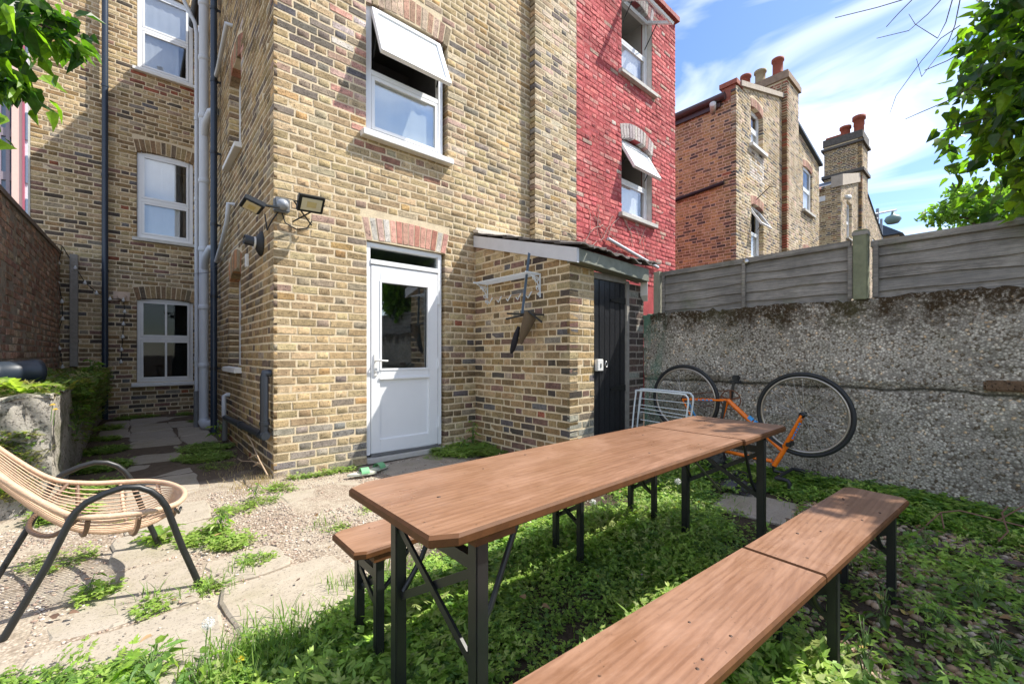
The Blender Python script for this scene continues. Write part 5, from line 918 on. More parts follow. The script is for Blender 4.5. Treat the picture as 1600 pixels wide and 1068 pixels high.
MB().lathe(c, [(.15, 0), (.17, .05), (.165, .12), (.13, .175), (.07, .20), (0, .205)], 22).build('case_body', BLACKM, bx_); MB().lathe(c + V(0, 0, .2), [(.07, 0), (.085, .012), (.06, .04), (0, .045)], 18).build('lid_plate', simple('worn_silver', (.42, .42, .40), .45, .4, var=.25), bx_)
MB().tube(smooth([c + V(-.085, 0, .19), c + V(-.065, 0, .255), c + V(-.03, 0, .285), c + V(.04, 0, .285), c + V(.07, 0, .25), c + V(.085, 0, .19)], 5), .013, 9).build('handle', STEEL, bx_); MB().tube([c + V(-.09, -.03, .20), c + V(-.05, -.03, .295), c + V(.05, -.03, .30), c + V(.10, -.03, .21)], .006, 6).build('bail_wire', simple('copper_wire', (.35, .17, .09), .5), bx_)
# black plastic sheet lying under the bicycle
m = MB(); n = 22; vs = []; c = onZ(.03, 1150, 752)
for i in range(n + 1):
    for j in range(n + 1):
        u, v = i / n * 2 - 1, j / n * 2 - 1; rr = math.hypot(u, v); x = c.x + u * .30 * (1 - .15 * abs(v)); y = c.y + v * .24 * (1 - .2 * abs(u)); vs.append((x, y, .02 + max(0, .09 * (1 - rr)) + .03 * math.sin(u * 9 + v * 4) * (1 - rr * .5) + R.uniform(-.008, .008)))
m.add(vs, [(i * (n + 1) + j, (i + 1) * (n + 1) + j, (i + 1) * (n + 1) + j + 1, i * (n + 1) + j + 1) for i in range(n) for j in range(n)], True); tag(m.build('plastic_sheet', BAG), 'crumpled black plastic sheet on the ground under the bicycle', 'plastic sheet')
bag = MB(); c = V(3.90, 1.72, 0); vs = []
for i in range(17):
    for j in range(9): t = 2 * math.pi * i / 16; z = j / 8 * .42; r = .13 * (1 - .35 * (j / 8) ** 2) * (1 + .14 * math.sin(5 * t + j) + .06 * math.sin(11 * t)); vs.append((c.x + r * .6 * math.cos(t), c.y + r * math.sin(t), z))
bag.add(vs, [(i * 9 + j, (i + 1) * 9 + j, (i + 1) * 9 + j + 1, i * 9 + j + 1) for i in range(16) for j in range(8)], True); tag(bag.build('rubbish_bag', BAG), 'upright black plastic bag behind the far table legs', 'bag')
# green flip flops
for k, (px, py, rz, lb) in enumerate(((590, 733, .35, 'green flip flop farther right, nearer the white door'), (566, 741, -.15, 'green flip flop farther left, beside the brick corner'))):
    c = onZ(.02, px, py); ff = thing('flip_flop', c, lb, 'flip flop', 'green flip flops by the door'); ca, sa = math.cos(rz), math.sin(rz); L = lambda x, y, z: (c.x + x * ca - y * sa, c.y + x * sa + y * ca, c.z + z)
    out = [(.13 * math.cos(t), (.042 + .010 * math.cos(t)) * math.sin(t)) for t in [2 * math.pi * i / 20 for i in range(20)]]; MB().prism([L(x, y, 0) for x, y in out], (0, 0, .018)).build('sole', SOLE, ff)
    mm = MB(); vs = [L(.02 + .035 * u, .05 * math.cos(t), .015 + .045 * math.sin(t)) for u in (-1, 0, 1) for t in [math.pi * i / 10 for i in range(11)]]; mm.add(vs, [(a * 11 + i, a * 11 + i + 1, (a + 1) * 11 + i + 1, (a + 1) * 11 + i) for a in range(2) for i in range(10)], True).build('strap', GREENR, ff)
# dark tub lying on the garden bed
tubt = thing('plastic_tub', (-.66, 5.2, .82), 'dark blue plastic tub lying on the garden bed', 'tub'); c = onX(-.72, 22, 582); MB().lathe(c + V(0, 0, -.0), [(.0, -.16), (.10, -.16), (.105, -.12), (.095, -.1), (.098, .1), (.105, .11), (.1, .15), (.0, .15)], 20, (.8, .55, .05)).build('tub_body', BUCKET, tubt)
pl = tag(MB().bar(onZ(.03, 1455, 852), onZ(.03, 1605, 884), .06, .012).build('timber_batten', simple('purple_brown_wood', (.09, .06, .055), .85, var=.25, bs=.3), None, .003), 'thin dark batten lying on the soil at the right', 'batten')

# ================================================================ VEGETATION
LV = np.array([(0, 0, 0), (.26, -.04, .03), (.40, .24, .07), (.24, .62, .04), (0, 1.10, -.16), (-.24, .62, .04), (-.40, .24, .07), (-.26, -.04, .03), (0, .36, -.04)]); LF = np.array([(0, 1, 8), (1, 2, 8), (2, 3, 8), (3, 4, 8), (4, 5, 8), (5, 6, 8), (6, 7, 8), (7, 0, 8)])
def basis(ydir, nrm):
    y = ydir / np.linalg.norm(ydir, axis=1, keepdims=True); x = np.cross(y, nrm); x /= np.linalg.norm(x, axis=1, keepdims=True) + 1e-9; z = np.cross(x, y); return np.stack([x, y, z], -1)     # columns
LEAFMESH = []
for k in range(5):
    v = LV.copy(); v[:, 2] += .22 * np.sin(v[:, 1] * 2.2 + k * 1.3) * v[:, 1]; v[:, 0] *= (.8, 1.0, .65, 1.1, .9)[k]; v[:, 0] += .10 * (k - 2) * v[:, 1] ** 2; v[4, 2] -= .05 * k; v[[2, 6], 2] += .03 * k; me_ = bpy.data.meshes.new('leaf'); me_.from_pydata([tuple(a) for a in v], [], [tuple(f) for f in LF]); me_.materials.append(LEAF_O); LEAFMESH.append(me_)
def leafcols(n, pal): idx = NR.randint(0, len(pal), n); return np.array(pal)[idx] * NR.uniform(.75, 1.25, (n, 1))
def make_leaves(par, P, size, pal, budget, out=None, droop=.8):
    n = len(P); yd = NR.randn(n, 3) * .7; yd[:, 2] -= droop; 
    if out is not None: yd += out * .5
    nm = NR.randn(n, 3) * .75 + np.array([.35, -.25, .6]); B = basis(yd, nm); S = size * NR.uniform(.4, 1.3, n) ** 1.1; C = leafcols(n, pal)
    px = np.array([proj(p) for p in P]); vis = (px[:, 0] > -20) & (px[:, 0] < 1620) & (px[:, 1] > -20) & (px[:, 1] < 1088) & (px[:, 2] > .15); score = np.where(vis, S / px[:, 2], 0); order = np.argsort(-score); sel = [i for i in order[:budget] if score[i] > 0]
    for i in sel:
        o = bpy.data.objects.new('leaf', LEAFMESH[i % 5]); o.color = (*C[i], 1); m4 = Matrix.Identity(4)
        for r_ in range(3):
            for c_ in range(3): m4[r_][c_] = B[i][r_, c_] * S[i]
        m4.translation = Vector(P[i]); COL.objects.link(o); o.parent = par; o.matrix_parent_inverse = Matrix.Translation(-par.location); o.matrix_basis = m4
    rest = np.setdiff1d(np.arange(n), sel)
    if len(rest):
        W = np.einsum('nij,kj->nki', B[rest], LV) * S[rest][:, None, None] + P[rest][:, None, :]; F_ = (LF[None] + (np.arange(len(rest)) * 9)[:, None, None]).reshape(-1, 3)
        me = fast_mesh('crown', W.reshape(-1, 3), F_, np.repeat(C[rest], 9, 0)); me.materials.append(LEAF_A); o = link(bpy.data.objects.new('crown', me), par); o['kind'] = 'stuff'
def camp(c, d, z): return np.array((c * CT + d * ST, -c * ST + d * CT, z))
def ell(n, ctr, r, shell=.35):
    d = NR.randn(n, 3); d /= np.linalg.norm(d, axis=1, keepdims=True); q = (shell + (1 - shell) * NR.rand(n, 1) ** .6); return np.array(ctr) + d * q * np.array(r), d
GREENS = [(.075, .155, .025), (.14, .27, .03), (.045, .105, .025), (.20, .35, .035), (.032, .08, .028), (.10, .20, .03), (.17, .31, .04)]
# ivy clad tree over the fence, right
it = thing('ivy_tree', (5.3, -.7, 0), 'leafy ivy covered tree hanging over the fence at top right', 'tree')
P_, O_ = [], []
for (c, d, z, r, n) in ((4.28, 2.85, 2.95, 1.06, 2300), (3.72, 2.62, 2.38, .46, 900), (3.60, 2.8, 2.85, .50, 850), (4.05, 2.6, 2.45, .60, 1000), (3.70, 2.9, 3.35, .5, 750), (4.7, 2.4, 3.6, 1.0, 900), (3.75, 2.75, 3.75, .45, 420), (3.6, 2.7, 2.1, .32, 200)):
    a, b = ell(n, camp(c, d, z), (r, r, r * .95)); P_.append(a); O_.append(b)
P_ = np.concatenate(P_); O_ = np.concatenate(O_); keep = (P_[:, 2] > 1.75); make_leaves(it, P_[keep], .098, GREENS, 280, O_[keep])
tb_ = V(5.3, -.7, 0); MB().tube([tb_, tb_ + V(-.05, .03, 1.2), tb_ + V(-.15, .1, 2.4), tb_ + V(-.2, .12, 3.6)], [.16, .14, .11, .05], 12).build('trunk', BARK, it)
for k in range(9):
    e = Vector(camp(R.uniform(3.4, 4.4), R.uniform(2.5, 3.1), R.uniform(2.2, 3.5))); s0 = tb_ + V(-.15, .1, R.uniform(1.9, 3.0)); MB().tube([s0, s0.lerp(e, .5) + V(0, 0, .15), e], [.03, .018, .006], 7).build('limb', BARK, it)
for (pts, d) in ((((1500, 40), (1470, 60), (1440, 95), (1400, 150), (1390, 178)), 3.3), (((1488, 0), (1478, 35), (1465, 60), (1430, 38), (1420, 22)), 3.3), (((1470, 0), (1450, 22), (1420, 48), (1370, 60)), 3.4), (((1500, 0), (1492, 40), (1482, 65), (1440, 120), (1432, 92)), 3.2), (((1525, 132), (1480, 158), (1440, 175), (1415, 186)), 3.0), (((1540, 185), (1500, 195), (1470, 205)), 2.9), (((1510, 78), (1480, 95), (1445, 110)), 3.1), (((1410, 0), (1370, 12), (1305, 28)), 3.5), (((1425, 0), (1405, 20), (1385, 42)), 3.4)):
    MB().tube([Vector(ray(*p)) * d + V(0, 0, CAMH) for p in pts], [.004 - .0006 * i for i in range(len(pts))], 5).build('bare_twig', DARKTWIG, it)
# tree beyond the wall whose shade lies on the near bench
t2 = thing('garden_tree', (5.9, -2.3, 0), 'bushy tree beyond the wall out of view, shading the pebbles', 'tree'); Pa, Oa = ell(3600, (5.75, -2.2, 4.0), (1.5, 1.4, 1.1)); make_leaves(t2, Pa, .15, GREENS, 0, Oa)
MB().tube([(5.9, -2.3, 0), (5.85, -2.28, 1.6), (5.75, -2.2, 3.6)], [.15, .12, .06], 10).build('trunk', BARK, t2)
# branch over the garden bed, left
lt = thing('overhanging_tree', (-1.35, 2.7, 0), 'sunlit leafy branch hanging into the top left corner', 'tree'); P_, O_ = [], []
for (px, py, d, r, n) in ((-40, 10, 2.1, .34, 190), (55, 28, 2.2, .19, 95), (100, 55, 2.25, .12, 36), (15, 130, 2.2, .11, 34), (-30, 110, 2.1, .17, 44), (-60, 205, 2.1, .16, 40), (-140, 60, 2.0, .5, 260)):
    c = Vector(ray(px, py)) * d + V(0, 0, CAMH); a, b = ell(n, c, (r, r, r * .7), .1); P_.append(a); O_.append(b)
P_ = np.concatenate(P_); O_ = np.concatenate(O_); make_leaves(lt, P_, .082, [(.09, .19, .022), (.17, .31, .03), (.045, .11, .02), (.22, .36, .05), (.03, .08, .02)], 250, O_, 1.2)
MB().tube([(-1.5, 2.6, 0), (-1.5, 2.6, 1.4), (-1.35, 2.65, 2.4), (-1.2, 2.7, 3.2)], [.09, .08, .06, .03], 10).build('trunk', BARK, lt); MB().tube([(-1.35, 2.65, 2.4)] + [tuple(Vector(ray(*p)) * 2.2 + V(0, 0, CAMH)) for p in ((-40, 30), (30, 25), (80, 45))], [.03, .018, .012, .005], 7).build('limb', BARK, lt)
# pale young tree far beyond the fence
ft = thing('far_tree', (17, -.5, 0), 'small pale green tree far beyond the fence', 'tree'); P_, O_ = [], []
def farp(px, py, d=13.0): return np.array(ray(px, py)) * d + np.array((0, 0, CAMH))
for (px, py, r, n) in ((1470, 335, .55, 260), (1510, 320, .7, 420), (1550, 318, .8, 460), (1590, 300, .9, 520), (1500, 300, .45, 170), (1530, 340, .9, 400), (1640, 320, 1.2, 600)): a, b = ell(n, farp(px, py), (r, r, r * .6), .1); P_.append(a); O_.append(b)
make_leaves(ft, np.concatenate(P_), .15, [(.16, .28, .06), (.20, .33, .07), (.12, .23, .05)], 0, np.concatenate(O_), .3); b0 = Vector(farp(1570, 330)); MB().tube([(b0.x, b0.y, 0), b0 + V(0, 0, -1.5), b0], [.2, .15, .05], 8).build('trunk', BARK, ft)
for p in ((1470, 338), (1500, 305), (1530, 320), (1600, 295)): MB().tube([b0 + V(0, 0, -1.2), b0.lerp(Vector(farp(*p)), .6) + V(0, 0, -.1), Vector(farp(*p))], [.06, .03, .012], 6).build('limb', BARK, ft)

# ---- weeds: sprigs of small leaves, joined (nobody could count them)
def sprig(nl, spread, h, lobed):
    vs, fs = [], []; b = 0
    for k in range(nl):
        a = 2 * math.pi * k / nl + R.uniform(-.5, .5); r = spread * R.uniform(.25, 1); z = h * R.uniform(.35, 1); base = np.array((r * math.cos(a), r * math.sin(a), z)); L = R.uniform(.6, 1.1) * .028; parts = (-1.1, -.55, 0, .55, 1.1) if lobed else (0,)
        for da in parts:
            l2 = L * (1.1 - .3 * abs(da)); dr = np.array((math.cos(a + da), math.sin(a + da), R.uniform(-.45, .25))); sd = np.array((-math.sin(a + da), math.cos(a + da), R.uniform(-.2, .2))); w = l2 * (.2 if lobed else .34)
            q = [base, base + dr * l2 * .5 + sd * w, base + dr * l2, base + dr * l2 * .5 - sd * w]; vs += q; fs.append((b, b + 1, b + 2, b + 3)); b += 4
        st = np.array((0, 0, 0.)); q = [st, base + np.array((.001, 0, 0)), base, st + np.array((.0012, 0, 0))]; vs += q; fs.append((b, b + 1, b + 2, b + 3)); b += 4
    return np.array(vs), np.array(fs)
SPR = [sprig(R.randint(7, 10), .045, .055, True) for _ in range(6)] + [sprig(10, .05, .035, False) for _ in range(3)]
YBX = [-.5, .1, .3, .49, .75, 1.22, 1.9, 2.4, 3.4, 4.4]; YBY = [1.3, 1.62, 1.86, 1.95, 1.86, 2.1, 2.08, 2.05, 2.15, 2.25]
CL = [(2.78, 4.02, .34, 1.0, 1.3), (2.95, 3.75, .22, .8, .9), (2.4, 3.95, .12, .4, .6), (.55, 5.5, .26, .8, 1.0), (.62, 6.1, .25, .9, 1.1), (.62, 5.0, .16, .35, .7), (.75, 8.6, .12, .5, .8), (-.25, 4.9, .2, .7, 1), (-.22, 5.7, .2, .95, 1.2), (-.25, 6.6, .2, .95, 1.2), (-.28, 7.5, .16, .8, 1.0), (-.3, 8.6, .16, .9, 1.3), (-.1, 9.8, .18, .8, .9), (.2, 9.85, .14, .8, .7), (.7, 9.75, .14, .6, .9), (.33, 3.12, .13, .75, 1.2), (.44, 2.92, .1, .7, 1.1), (.5, 2.62, .07, .6, .9), (-.12, 2.68, .08, .5, 1), (.1, 3.26, .08, .7, 1.1), (.9, 3.85, .1, .5, .9), (.7, 3.6, .1, .5, .9), (.55, 3.55, .12, .4, .8), (.05, 2.4, .07, .5, 1), (.95, 2.75, .07, .4, .7), (1.2, 2.9, .06, .4, .6), (-.1, 1.92, .16, 1, 1), (-.3, 2.1, .12, .8, .8), (.28, 2.47, .07, .5, .8), (-.35, 4.2, .15, .8, 1.4), (1.35, 3.05, .07, .3, .6), (-.05, 3.75, .1, .4, .8), (-.3, 3.3, .15, .4, .8)]
CL += [(1.05 + k * .1, 4.09 - .03 * R.random(), .05, .9, .9) for k in range(6)] + [(4.2, 2.3 - k * .28, .16, .9, 1.6) for k in range(10)]
pts = []
def fbm(x, y): return .5 + .25 * math.sin(x * 4.3 + 1.7 * math.sin(y * 3.1)) + .25 * math.sin(y * 5.1 + 1.3 * math.sin(x * 2.7 + 1))
for k in range(26000):
    x = R.uniform(.05, 4.34); y = R.uniform(-.9, 2.25); yb = np.interp(x, YBX, YBY) + .10 * math.sin(x * 9) + .05 * math.sin(x * 23)
    if y > yb or on_slab(x, y, .03): continue
    f = fbm(x, y); dens = .35 + .75 * f; 
    bare = x - 1.35 * y - 1.15                        # the pebbly corner at the right
    if bare > -.15: dens = max(.05, dens * (1 - min(1, (bare + .15) * 2.4)) + .10 * (f > .6))
    if x > 3.75: dens = max(dens, .85)
    e = (yb - y); dens *= min(1, e * 4 + .25)
    if R.random() < dens: pts.append((x, y, (.55 + .75 * f) * (.75 if e < .12 else 1.1) * (1.25 if x > 3.7 else 1), 0))
for (cx, cy, r, d, h) in CL:
    for k in range(int(1500 * r * r * d * 3.2) + 6):
        a = R.random() * 6.283; q = r * math.sqrt(R.random()); x, y = cx + q * math.cos(a), cy + q * math.sin(a)
        if y > 4.165 and x > .9 or x > 4.36 or (x > .88 and y > 4.16): continue
        pts.append((x, y, h * R.uniform(.5, 1.1), 1 if y > 2.3 else 0))
bedp = []
for k in range(1500):
    y = R.uniform(4.5, 9.95); x = R.uniform(-.88, -.42); f = fbm(x * 2, y)
    if R.random() < .25 + .7 * f * (.35 if y < 5.3 else 1): bedp.append((x, y, .8, R.uniform(.6, 1.6)))
for k in range(1700):                                 # trailing down the bed's side
    y = R.uniform(5.4, 9.9); z = .82 - abs(R.gauss(0, .22)); 
    if z > .05 and R.random() < (.35 + .65 * min(1, (y - 5.0) / 3)): bedp.append((-.41 + R.uniform(0, .05), y, z, R.uniform(.7, 1.5)))
for k in range(170): bedp.append((R.uniform(-.72, -.5), 4.385, R.uniform(.1, .55), R.uniform(.6, 1.1)))
def scatter(name, items, pal, label, tilt=.25, zs=1.0):
    groups = {}
    for it_ in items: groups.setdefault(R.randrange(len(SPR)), []).append(it_)
    VV, FF, CC = [], [], []; nb = 0
    for g, L in groups.items():
        v, f = SPR[g]; n = len(L); A_ = np.array(L); a = NR.uniform(0, 6.283, n); s = A_[:, 3]; ca, sa = np.cos(a), np.sin(a)
        tx, ty = NR.normal(0, tilt, n), NR.normal(0, tilt, n); x = v[:, 0][None] * ca[:, None] - v[:, 1][None] * sa[:, None]; y = v[:, 0][None] * sa[:, None] + v[:, 1][None] * ca[:, None]; z = np.repeat(v[:, 2][None], n, 0) * zs
        x2 = x + z * tx[:, None]; y2 = y + z * ty[:, None]; z2 = z + (x * tx[:, None] + y * ty[:, None]) * .5; W = np.stack([x2, y2, z2], -1) * s[:, None, None] + A_[:, None, :3]
        VV.append(W.reshape(-1, 3)); FF.append((f[None] + (np.arange(n) * len(v))[:, None, None]).reshape(-1, 4) + nb); nb += n * len(v); CC.append(np.repeat(leafcols(n, pal), len(v), 0))
    me = fast_mesh(name, np.concatenate(VV), np.concatenate(FF), np.concatenate(CC)); me.materials.append(HERB); o = link(bpy.data.objects.new(name, me)); return tag(o, label, 'weeds', kind='stuff')
WG = [(.22, .35, .055), (.27, .41, .065), (.16, .28, .045), (.33, .45, .09), (.18, .32, .09), (.12, .22, .045)]; WP = [(.24, .35, .07), (.28, .39, .08), (.18, .30, .06), (.30, .38, .11)]
scatter('weeds', [(x, y, gh(x, y) - .005, s * 1.0) for x, y, s, k in pts if k == 0], WG, 'dense low green weeds carpeting the ground under the table'); tall = [p for p in pts if p[3] == 0 and R.random() < .22 and p[0] < 3.9]; scatter('tall_weeds', [(x, y, gh(x, y) - .005, s * R.uniform(.7, 1.05)) for x, y, s, k in tall], [(.26, .40, .07), (.34, .46, .10), (.20, .32, .06), (.36, .42, .14)], 'taller pale feathery weeds standing among the low ground cover', .35, 2.1); scatter('weeds', [(x, y, gh(x, y) - .003, s * .95) for x, y, s, k in pts if k == 1], WP, 'scattered pale green weeds along the paving and walls')
scatter('ivy', bedp, [(.13, .21, .04), (.17, .27, .05), (.10, .16, .03), (.24, .25, .08), (.22, .19, .10)], 'ivy and weeds trailing over the garden bed', .6)
# ---- grass blades
def blades(name, items, label, pal):
    VV, CC = [], []
    for (x, y, z, h, w) in items:
        a = R.uniform(0, 6.283); lean = R.uniform(.15, .8) * h; dx, dy = math.cos(a), math.sin(a); sx, sy = -dy * w, dx * w
        for t0, t1, w0, w1 in ((0, .4, 1, .9), (.4, .75, .9, .6), (.75, 1, .6, .05)):
            f = lambda t: (x + dx * lean * t * t, y + dy * lean * t * t, z + h * (t - .25 * t * t)); p, q = f(t0), f(t1); VV += [(p[0] - sx * w0, p[1] - sy * w0, p[2]), (p[0] + sx * w0, p[1] + sy * w0, p[2]), (q[0] + sx * w1, q[1] + sy * w1, q[2]), (q[0] - sx * w1, q[1] - sy * w1, q[2])]
    n = len(VV) // 4; me = fast_mesh(name, np.array(VV), np.arange(n * 4).reshape(n, 4), np.repeat(leafcols(len(items), pal), 12, 0)); me.materials.append(HERB); return tag(link(bpy.data.objects.new(name, me)), label, 'grass', kind='stuff')
gi = []
for k in range(900): x = R.gauss(.36, .14); y = R.gauss(1.74, .09); gi.append((x, y, 0, R.uniform(.05, .15), R.uniform(.0015, .003)))
for k in range(700): x = R.uniform(.3, 3.6); y = R.uniform(.1, 1) * np.interp(x, YBX, YBY); gi.append((x, y, 0, R.uniform(.05, .13), R.uniform(.001, .0025)))
for (cx, cy, n) in ((.28, 2.42, 40), (.42, 2.55, 40), (.05, 2.52, 25), (.9, 2.85, 30), (.75, 2.05, 60), (1.0, 2.05, 60), (1.3, 2.15, 60), (-.7, 4.7, 60), (.2, 2.45, 20)):
    for k in range(n): gi.append((R.gauss(cx, .05), R.gauss(cy, .04), 0, R.uniform(.04, .11), .0018))
blades('grass', gi, 'long grass blades growing among the weeds in front', [(.11, .21, .03), (.15, .26, .04), (.19, .28, .06)])
# moss and dry grass by the extension corner
dg_ = [(R.gauss(.78, .12), R.gauss(4.15, .14), 0, R.uniform(.03, .12), .0012) for k in range(420)] + [(R.gauss(.7, .1), R.gauss(4.9, .3), 0, R.uniform(.02, .06), .0012) for k in range(260)]
blades('dry_grass', [g for g in dg_ if not (g[0] > .88 and g[1] > 4.16)], 'dry straw coloured grass at the brick corner', [(.42, .32, .19), (.34, .25, .15), (.48, .38, .24)])
# ---- dry branch
db = thing('dry_branch', (.85, 4.2, 0), 'bleached dry branch leaning at the brick corner', 'branch'); q0 = onX(.86, 425, 748)
for pts_ in (((418, 742), (405, 718), (393, 690), (386, 680)), ((408, 725), (395, 720), (378, 720), (370, 728), (350, 726)), ((378, 720), (372, 716)), ((400, 710), (388, 716)), ((352, 726), (350, 712), (347, 708)), ((406, 722), (396, 728))): MB().tube([onX(.80, *p) for p in pts_], [.007 * (1 - .12 * i) for i in range(len(pts_))], 6).build('twig', TWIG, db)
# brown bramble stems by the right wall
br = thing('bramble', (3.6, .2, 0), 'bare brown bramble stems arching by the concrete wall', 'bramble')
for pts_ in (((1430, 835), (1470, 800), (1500, 797), (1560, 812), (1600, 822)), ((1470, 800), (1475, 825)), ((1565, 800), (1575, 830), (1560, 845)), ((1560, 812), (1600, 790)), ((1575, 790), (1566, 800), (1570, 818))): MB().tube([onX(3.55, *p) for p in pts_], .0038, 6).build('stem', simple('bramble_stem', (.20, .11, .075), .8) if 'bramble_stem' not in MATS else MATS['bramble_stem'], br)
# ---- single plants
def broadleaf(x, y, z, n, size, h, label, pal=WP, group=None, toothed=False):
    t = thing('weed_plant', (x, y, z), label, 'plant', group); m = MB()
    for k in range(n):
        a = 2 * math.pi * k / n * 2.4 + R.uniform(-.3, .3); zz = z + h * (.25 + .75 * k / n); r = size * R.uniform(.35, .8); tip = V(x + math.cos(a) * r, y + math.sin(a) * r, zz); m.tube([V(x, y, z + h * .6 * k / n), tip.lerp(V(x, y, zz), .4) + V(0, 0, .01), tip], .0016, 4)
        B = basis(np.array([[math.cos(a), math.sin(a), R.uniform(-.5, .1)]]), np.array([[R.uniform(-.3, .3), R.uniform(-.3, .3), 1.]]))[0]; m4 = Matrix.Identity(4); s = size * R.uniform(.55, 1)
        for i in range(3):
            for j in range(3): m4[i][j] = B[i, j] * s * (1 if j else .8)
        m4.translation = tip; o = bpy.data.objects.new('leaf', LEAFMESH[k % 5]); c = leafcols(1, pal)[0]; o.color = (*c, 1); COL.objects.link(o); o.parent = t; o.matrix_parent_inverse = Matrix.Translation(-t.location); o.matrix_basis = m4
    m.build('stem', STEMG, t); return t
def rosette(x, y, z, n, L, label, pal=WP, up=.5):
    t = thing('dandelion_plant', (x, y, z), label, 'plant')
    for k in range(n):
        a = 2 * math.pi * k / n + R.uniform(-.3, .3); l = L * R.uniform(.7, 1.1); lift = up * R.uniform(.5, 1.2); sx, sy = -math.sin(a), math.cos(a); vs, f = [], []; S = 11
        for i in range(S + 1):
            u = i / S; w = l * .10 * math.sin(math.pi * min(1, u * .93 + .07)) * (1 + (.55 if i % 2 else -.25)) + .001; cz = z + .005 + l * lift * (u - .75 * u * u); px_, py_ = x + math.cos(a) * l * u * .9, y + math.sin(a) * l * u * .9; vs += [(px_ - sx * w, py_ - sy * w, cz + w * .3), (px_, py_, cz), (px_ + sx * w, py_ + sy * w, cz + w * .3)]
        for i in range(S): f += [(3 * i, 3 * i + 1, 3 * i + 4, 3 * i + 3), (3 * i + 1, 3 * i + 2, 3 * i + 5, 3 * i + 4)]
        m = MB().add(vs, f); o = m.build('leaf', LEAF_O, t); o.color = (*leafcols(1, pal)[0], 1)
    return t
p = onZ(0, 250, 845); rosette(p.x, p.y, .02, 11, .17, 'leafy dandelion plant behind the front chair leg', up=.7)
p = onX(-.62, 28, 615); rosette(-.60, 4.55, .82, 10, .34, 'large spiky thistle like rosette on the garden bed corner', up=1.0)
p = onZ(0, 1445, 862); broadleaf(p.x, p.y, 0, 6, .085, .14, 'broad leaved weed right of the near bench end', WG); p = onZ(0, 140, 935); broadleaf(p.x, p.y, .01, 8, .06, .09, 'small pale weed under the rattan chair'); p = onZ(0, 345, 835); broadleaf(p.x, p.y, .01, 22, .055, .14, 'bushy pale weed between slabs right of the chair'); p = onZ(0, 400, 780); broadleaf(p.x, p.y, .01, 14, .05, .11, 'small weed clump in front of the brick corner')
broadleaf(2.97, 4.06, 0, 30, .06, .32, 'leafy green weed in the corner between door and outhouse', WG); broadleaf(2.75, 3.98, 0, 26, .055, .16, 'low spreading weed beside the white door', WG); p = onZ(0, 340, 690); broadleaf(p.x, p.y, .01, 16, .085, .26, 'tall green sapling growing beside the waste pipes', WG); p = onZ(0, 235, 1062); broadleaf(p.x, p.y, 0, 18, .075, .10, 'broad leaved plant at the bottom left edge', WG); p = onZ(0, 310, 1066); broadleaf(p.x, p.y, 0, 12, .06, .08, 'dark leafed plant beside the yellow dandelion', WG)
for (px, py, n, s, h, lb) in ((1380, 990, 14, .055, .2, 'tall slender weed in front of the bench end leg'), (1530, 960, 14, .06, .16, 'leafy weed on the pebbles at right'), (1560, 1045, 16, .06, .12, 'weed at the bottom right corner'), (1350, 1062, 12, .05, .22, 'weed stalk at the bottom edge right of the bench leg'), (1470, 985, 10, .05, .1, 'small weed among dead leaves at right')): p = onZ(0, px, py); broadleaf(p.x, p.y, 0, n, s, h, lb, [(.07, .13, .03), (.09, .16, .04), (.11, .19, .04)])
for k, (py_, lb) in enumerate(((5.6, 'leafy shrub spilling over the middle of the garden bed'), (8.9, 'leafy shrub at the far end of the garden bed'), (7.4, 'bushy ivy clump on the garden bed edge'))): broadleaf(-.40, py_, .35 + .12 * k, 46, .085, .45, lb, [(.13, .24, .04), (.18, .30, .05), (.10, .18, .03)])
def flower(x, y, z, h, r, label, mt=YELLOW, clock=False):
    t = thing('dandelion', (x, y, z), label, 'flower'); top = V(x + .01, y, z + h); MB().tube([V(x, y, z), V(x + .004, y, z + h * .6), top], .0022, 5).build('stem', STEMG, t); m = MB()
    if clock:
        for k in range(110): d = Vector((R.gauss(0, 1), R.gauss(0, 1), R.gauss(0, 1))).normalized(); m.tube([top + d * r * .25, top + d * r], .0004, 3, cap=False); e = d.orthogonal().normalized() * r * .10; f = d.cross(e); m.add([top + d * r + e, top + d * r + f, top + d * r - e, top + d * r - f], [(0, 1, 2, 3)])
        o = m.build('seed_head', FLUFF, t); o['kind'] = 'stuff'
    else:
        for k in range(34): a = k * 2.4; rr = r * (.35 + .65 * k / 34); d = V(math.cos(a), math.sin(a), 0); s_ = V(-math.sin(a), math.cos(a), 0) * r * .13; zt = V(0, 0, r * .5 * (1 - k / 34)); m.add([top + d * r * .1 + zt, top + d * rr * .6 - s_ + zt, top + d * rr + zt * .6, top + d * rr * .6 + s_ + zt], [(0, 1, 2, 3)])
        o = m.build('petals', mt, t); o['kind'] = 'stuff'
def fl(px, py, h, r, lb, **k): q = onZ(h, px, py); flower(q.x, q.y, 0, h, r, lb, **k)
fl(370, 1031, .05, .019, 'bright yellow dandelion flower in the long grass'); fl(320, 975, .14, .021, 'white dandelion seed head on a tall stalk by the paving', clock=True); fl(1058, 752, .13, .024, 'white dandelion seed head just under the table edge', clock=True); fl(925, 785, .12, .022, 'white dandelion seed head behind the middle bench leg', clock=True); fl(1053, 793, .07, .012, 'small yellow flower under the far half of the table'); fl(1041, 817, .06, .012, 'small yellow flower beside the far table leg'); fl(1091, 784, .1, .010, 'tiny yellow flower right by the far table leg')
for (px, py, r, lb) in ((79, 633, .022, 'upper yellow flower on the garden bed corner'), (83, 640, .02, 'lower yellow flower on the garden bed corner')): q = onX(-.40, px, py); flower(q.x, q.y, q.z - .1, .1, r, lb)
PUR = simple('purple_petal', (.42, .20, .50), .7)
